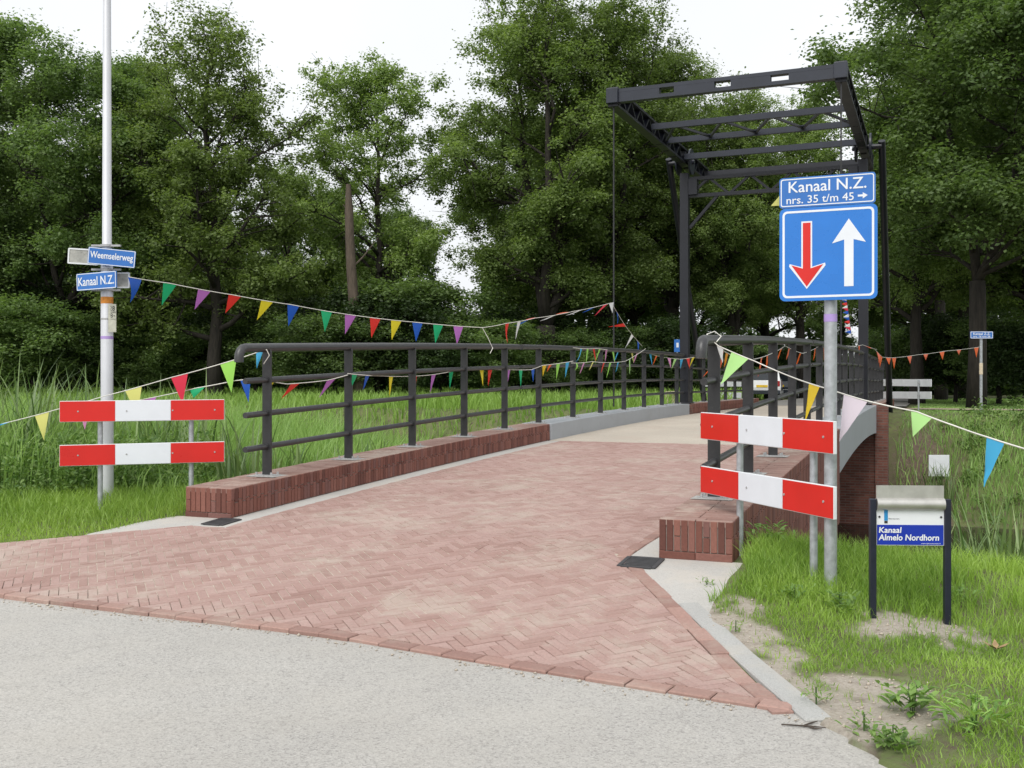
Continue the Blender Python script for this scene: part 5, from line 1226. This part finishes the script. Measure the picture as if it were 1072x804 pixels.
# leafy weeds over the far bank
x, y = scatter(sqp([(25.9, .8), (25.9, 14), (29.5, 15), (29.5, -.2)]), 7, g2); keep = g2.random(len(x)) > mud_amount(x, y); x, y = x[keep], y[keep]; n = len(x); k = 40
hh = np.repeat(g2.uniform(.2, .55, n), k); t = np.tile(np.linspace(.1, 1, k), n); ang = g2.uniform(0, 6.28, n*k); rr = g2.uniform(.05, .28, n*k)
C = np.stack([np.repeat(x, k)+np.cos(ang)*rr, np.repeat(y, k)+np.sin(ang)*rr, np.repeat(ground_z(x, y), k)+t*hh], -1)
tag(link('bank_weeds', leaf_mesh('bank_weeds', C, .10, .05, .5, None, g2), M['nettle']), 'leafy weeds covering the far bank', 'weeds', kind='stuff')
# reed clumps on the near bank at the right: each clump a plant
def reed_clump(x, y, n, hmax, spread, label, seed):
    g = np.random.default_rng(seed); zb = float(ground_z(x, y)); r = root('reed_clump', (x, y, zb), label, 'reeds', 'reed clumps on the near bank')
    V = []; F = []; R_ = []
    for i in range(n):
        px, py = g.normal(0, spread, 2); hh = hmax*g.uniform(.55, 1.05); az = g.uniform(0, 6.28); out = hh*g.uniform(.08, .55); w = g.uniform(.010, .024); rn = g.random(); b = len(V); sx_, sy_ = -math.sin(az), math.cos(az)
        for k in range(7):
            t = k/6; bend = t*t; ww = w*(1-t)**.6*(.5+.5*min(1, t*6)) if k < 6 else .001
            c = np.array([px+math.cos(az)*out*bend, py+math.sin(az)*out*bend, hh*(t-.30*(out/hh)*t**3)])
            V += [c-np.array([sx_, sy_, 0])*ww, c+np.array([sx_, sy_, 0])*ww]; R_ += [rn, rn]
        F += [(b+2*k, b+2*k+1, b+2*k+3, b+2*k+2) for k in range(6)]
    me = np_mesh('blades', V, [np.array(F)], {'rnd': R_}, True); link('blades', me, M['reed'], r)
for i, (px, Z, n, h_, sp, lab) in enumerate([(1004, 8.9, 46, 1.62, .20, 'arching reed clump just right of the canal sign'), (1042, 8.6, 70, 1.55, .26, 'reed clump below the big sky blue pennant'), (1082, 8.3, 70, 1.5, .26, 'reed clump at the right edge of the photo'), (1026, 10.0, 70, 2.1, .3, 'reed clump deeper down the bank behind the arching one'), (1066, 9.6, 80, 2.2, .34, 'tallest reed clump behind the others at far right'), (968, 9.2, 14, 1.35, .14, 'thin reeds right beside the sign post above dark water'), (984, 24.35, 60, 1.15, .22, 'reed clump half covering the white marker plate')]):
    p = at(px, 402, Z); reed_clump(p[0], p[1], n, h_, sp, lab, 40+i)
LEFT = [(8, 11.7, 60, 1.75, .30, 'tall reed clump at the left edge of the photo'), (42, 12.2, 50, 1.5, .30, 'reed clump above the pale yellow pennant at far left'), (80, 12.6, 50, 1.55, .32, 'reed clump left of the lamppost over the striped barrier'), (135, 12.6, 50, 1.5, .30, 'reed clump just right of the lamppost'), (172, 12.4, 50, 1.35, .30, 'reed clump behind the right half of left barrier'), (212, 12.0, 45, 1.2, .28, 'reed clump behind the barrier end by green pennant'), (246, 11.3, 50, .95, .25, 'leaning long grass tuft beside the left railing end'), (300, 12.2, 40, .62, .28, 'long grass tuft behind the first bay of left railing'), (385, 13.6, 40, .6, .3, 'long grass tuft behind the second bay of left railing'), (-30, 11.6, 50, 1.6, .3, 'reed clump cut by the left photo edge')]
for i, (px, Z, n, h_, sp, lab) in enumerate(LEFT):
    p = at(px, 402, Z); reed_clump(p[0], p[1], n, h_, sp, lab, 60+i)
# small weeds
def weed(px, py, z, h, n, label, seed):
    n = int(n*1.7)
    g = np.random.default_rng(seed); X_, Y_ = gp(px, py, z); zb = float(ground_z(X_, Y_)); r = root('weed', (X_, Y_, zb), label, 'weed', 'broad leaved weeds on the verge')
    V = []; F = []; R_ = []; mb = MB()
    for i in range(n):
        t = g.uniform(.05, 1); az = g.uniform(0, 6.28); el = g.uniform(.1, .9); L = h*g.uniform(.32, .62)*(1.15-.6*t); w = L*(.16, .24, .36)[seed % 3]; d = np.array([math.cos(az)*math.cos(el), math.sin(az)*math.cos(el), math.sin(el)]); s_ = np.array([-math.sin(az), math.cos(az), 0])
        c = np.array([0, 0, h*.75*t])+np.append(g.normal(0, h*.32, 2), 0); b = len(V); rn = g.random()
        V += [c, c+d*L*.4+s_*w/2, c+d*L*.75+s_*w*.38-np.array([0, 0, L*.05]), c+d*L-np.array([0, 0, L*.2]), c+d*L*.75-s_*w*.38-np.array([0, 0, L*.05]), c+d*L*.4-s_*w/2, c+d*L*.5-np.array([0, 0, L*.06])]
        R_ += [rn]*7; F += [(b, b+1, b+6), (b+1, b+2, b+6), (b+2, b+3, b+6), (b+3, b+4, b+6), (b+4, b+5, b+6), (b+5, b, b+6)]
    link('leaves', np_mesh('leaves', V, [np.array(F)], {'rnd': R_}), M['weed'], r)
    for i in range(3):
        a = g.normal(0, h*.05, 2); mb.tube([np.array([X_+a[0]*.3, Y_+a[1]*.3, zb-.02]), np.array([X_+a[0], Y_+a[1], zb+h*.75])], [.003, .0015], 5)
    mb.build('stem', M['stem'], r)
for i, a in enumerate([(935, 788, .0, .12, 50, 'low weed patch on the road edge below the bright leafy one'), (740, 612, .14, .09, 26, 'small weed on the concrete pad edge by the right brick kerb'), (800, 578, .2, .26, 46, 'leafy weed at the foot of right brick kerb'), (955, 750, .02, .17, 44, 'bright leafy weed on sand at the lower right'), (1020, 772, .02, .20, 60, 'bushy grey green weed nearest the lower right corner'), (868, 595, .17, .13, 22, 'small dark weed against the priority sign pole'), (880, 640, .12, .15, 30, 'thistle like weed between the two sign posts'), (855, 735, .02, .10, 24, 'low weed beside the lower end of the kerb band'), (1005, 640, .06, .14, 34, 'round leaved weed right of the canal sign'), (905, 770, 0, .09, 20, 'tiny weed on the road edge at bottom right'), (770, 655, .1, .08, 16, 'small tuft of weed in the sand beside the kerb band'), (830, 632, .13, .14, 30, 'clump of weeds below the striped barrier')]): weed(*a, 80+i)
# grit swept along the brick edge and small stones in the sand
gx = []; g3 = np.random.default_rng(5)
for q in g3.uniform(-8.2, -.5, 520): s_1 = float(near_edge(q))-abs(g3.normal(0, .05))-.012; gx.append((*B(s_1, q, .002)[:2], .002))
xx, yy = g3.uniform(.9, 3.6, 4200), g3.uniform(3.4, 6.8, 4200); kk = sand_amount(xx, yy) > .35
for a_, b_ in zip(xx[kk], yy[kk]): gx.append((a_, b_, float(ground_z(a_, b_))))
V = []; F = []
for i, (a_, b_, z_) in enumerate(gx):
    r_ = float(np.clip(g3.lognormal(-5.35, .45), .002, .014)); o_ = np.array([a_, b_, z_+r_*.3]); e = g3.uniform(.6, 1.25, 3)*r_; n_ = 6*i
    V += [o_+np.array(k)*e for k in ((1, .2, 0), (-.2, 1, 0), (-1, -.2, 0), (.2, -1, 0), (.1, 0, .8), (0, .1, -.8))]
    F += [(n_+k, n_+(k+1) % 4, n_+4) for k in range(4)]+[(n_+(k+1) % 4, n_+k, n_+5) for k in range(4)]
tag(link('grit', np_mesh('grit', V, [np.array(F)], {'rnd': np.repeat(g3.random(len(gx)), 6)}), M['joint_sand']), 'loose grit along the brick edge and in the sand', 'grit', kind='stuff')
p = gp(845, 762, 0); mb = MB()
for a, b, c in (((-.10, .02), (0, 0), (.07, -.02)), ((-.02, 0), (.03, .04), (.06, .06)), ((.0, 0), (.02, -.03), (.05, -.035))): mb.tube([np.array([p[0]+k[0], p[1]+k[1], .008]) for k in (a, b, c)], [.003, .004, .002], 5)
tag(mb.build('twig', M['twig']), 'small dark forked twig lying on the pale asphalt', 'twig')
p = gp(1043, 684, .05); zb = float(ground_z(*p)); mb = MB()
for i in range(5):
    az = i*1.25; d = np.array([math.cos(az), math.sin(az), .5]); c = np.array([p[0], p[1], zb+.03]); s_ = np.array([-math.sin(az), math.cos(az), 0]); mb.add([c, c+d*.03+s_*.016, c+d*.07, c+d*.03-s_*.016], [(0, 1, 2, 3)])
tag(mb.build('dry_leaf_cluster', M['dry_leaf']), 'withered brown leaves lying in the grass at right', 'dry leaves')
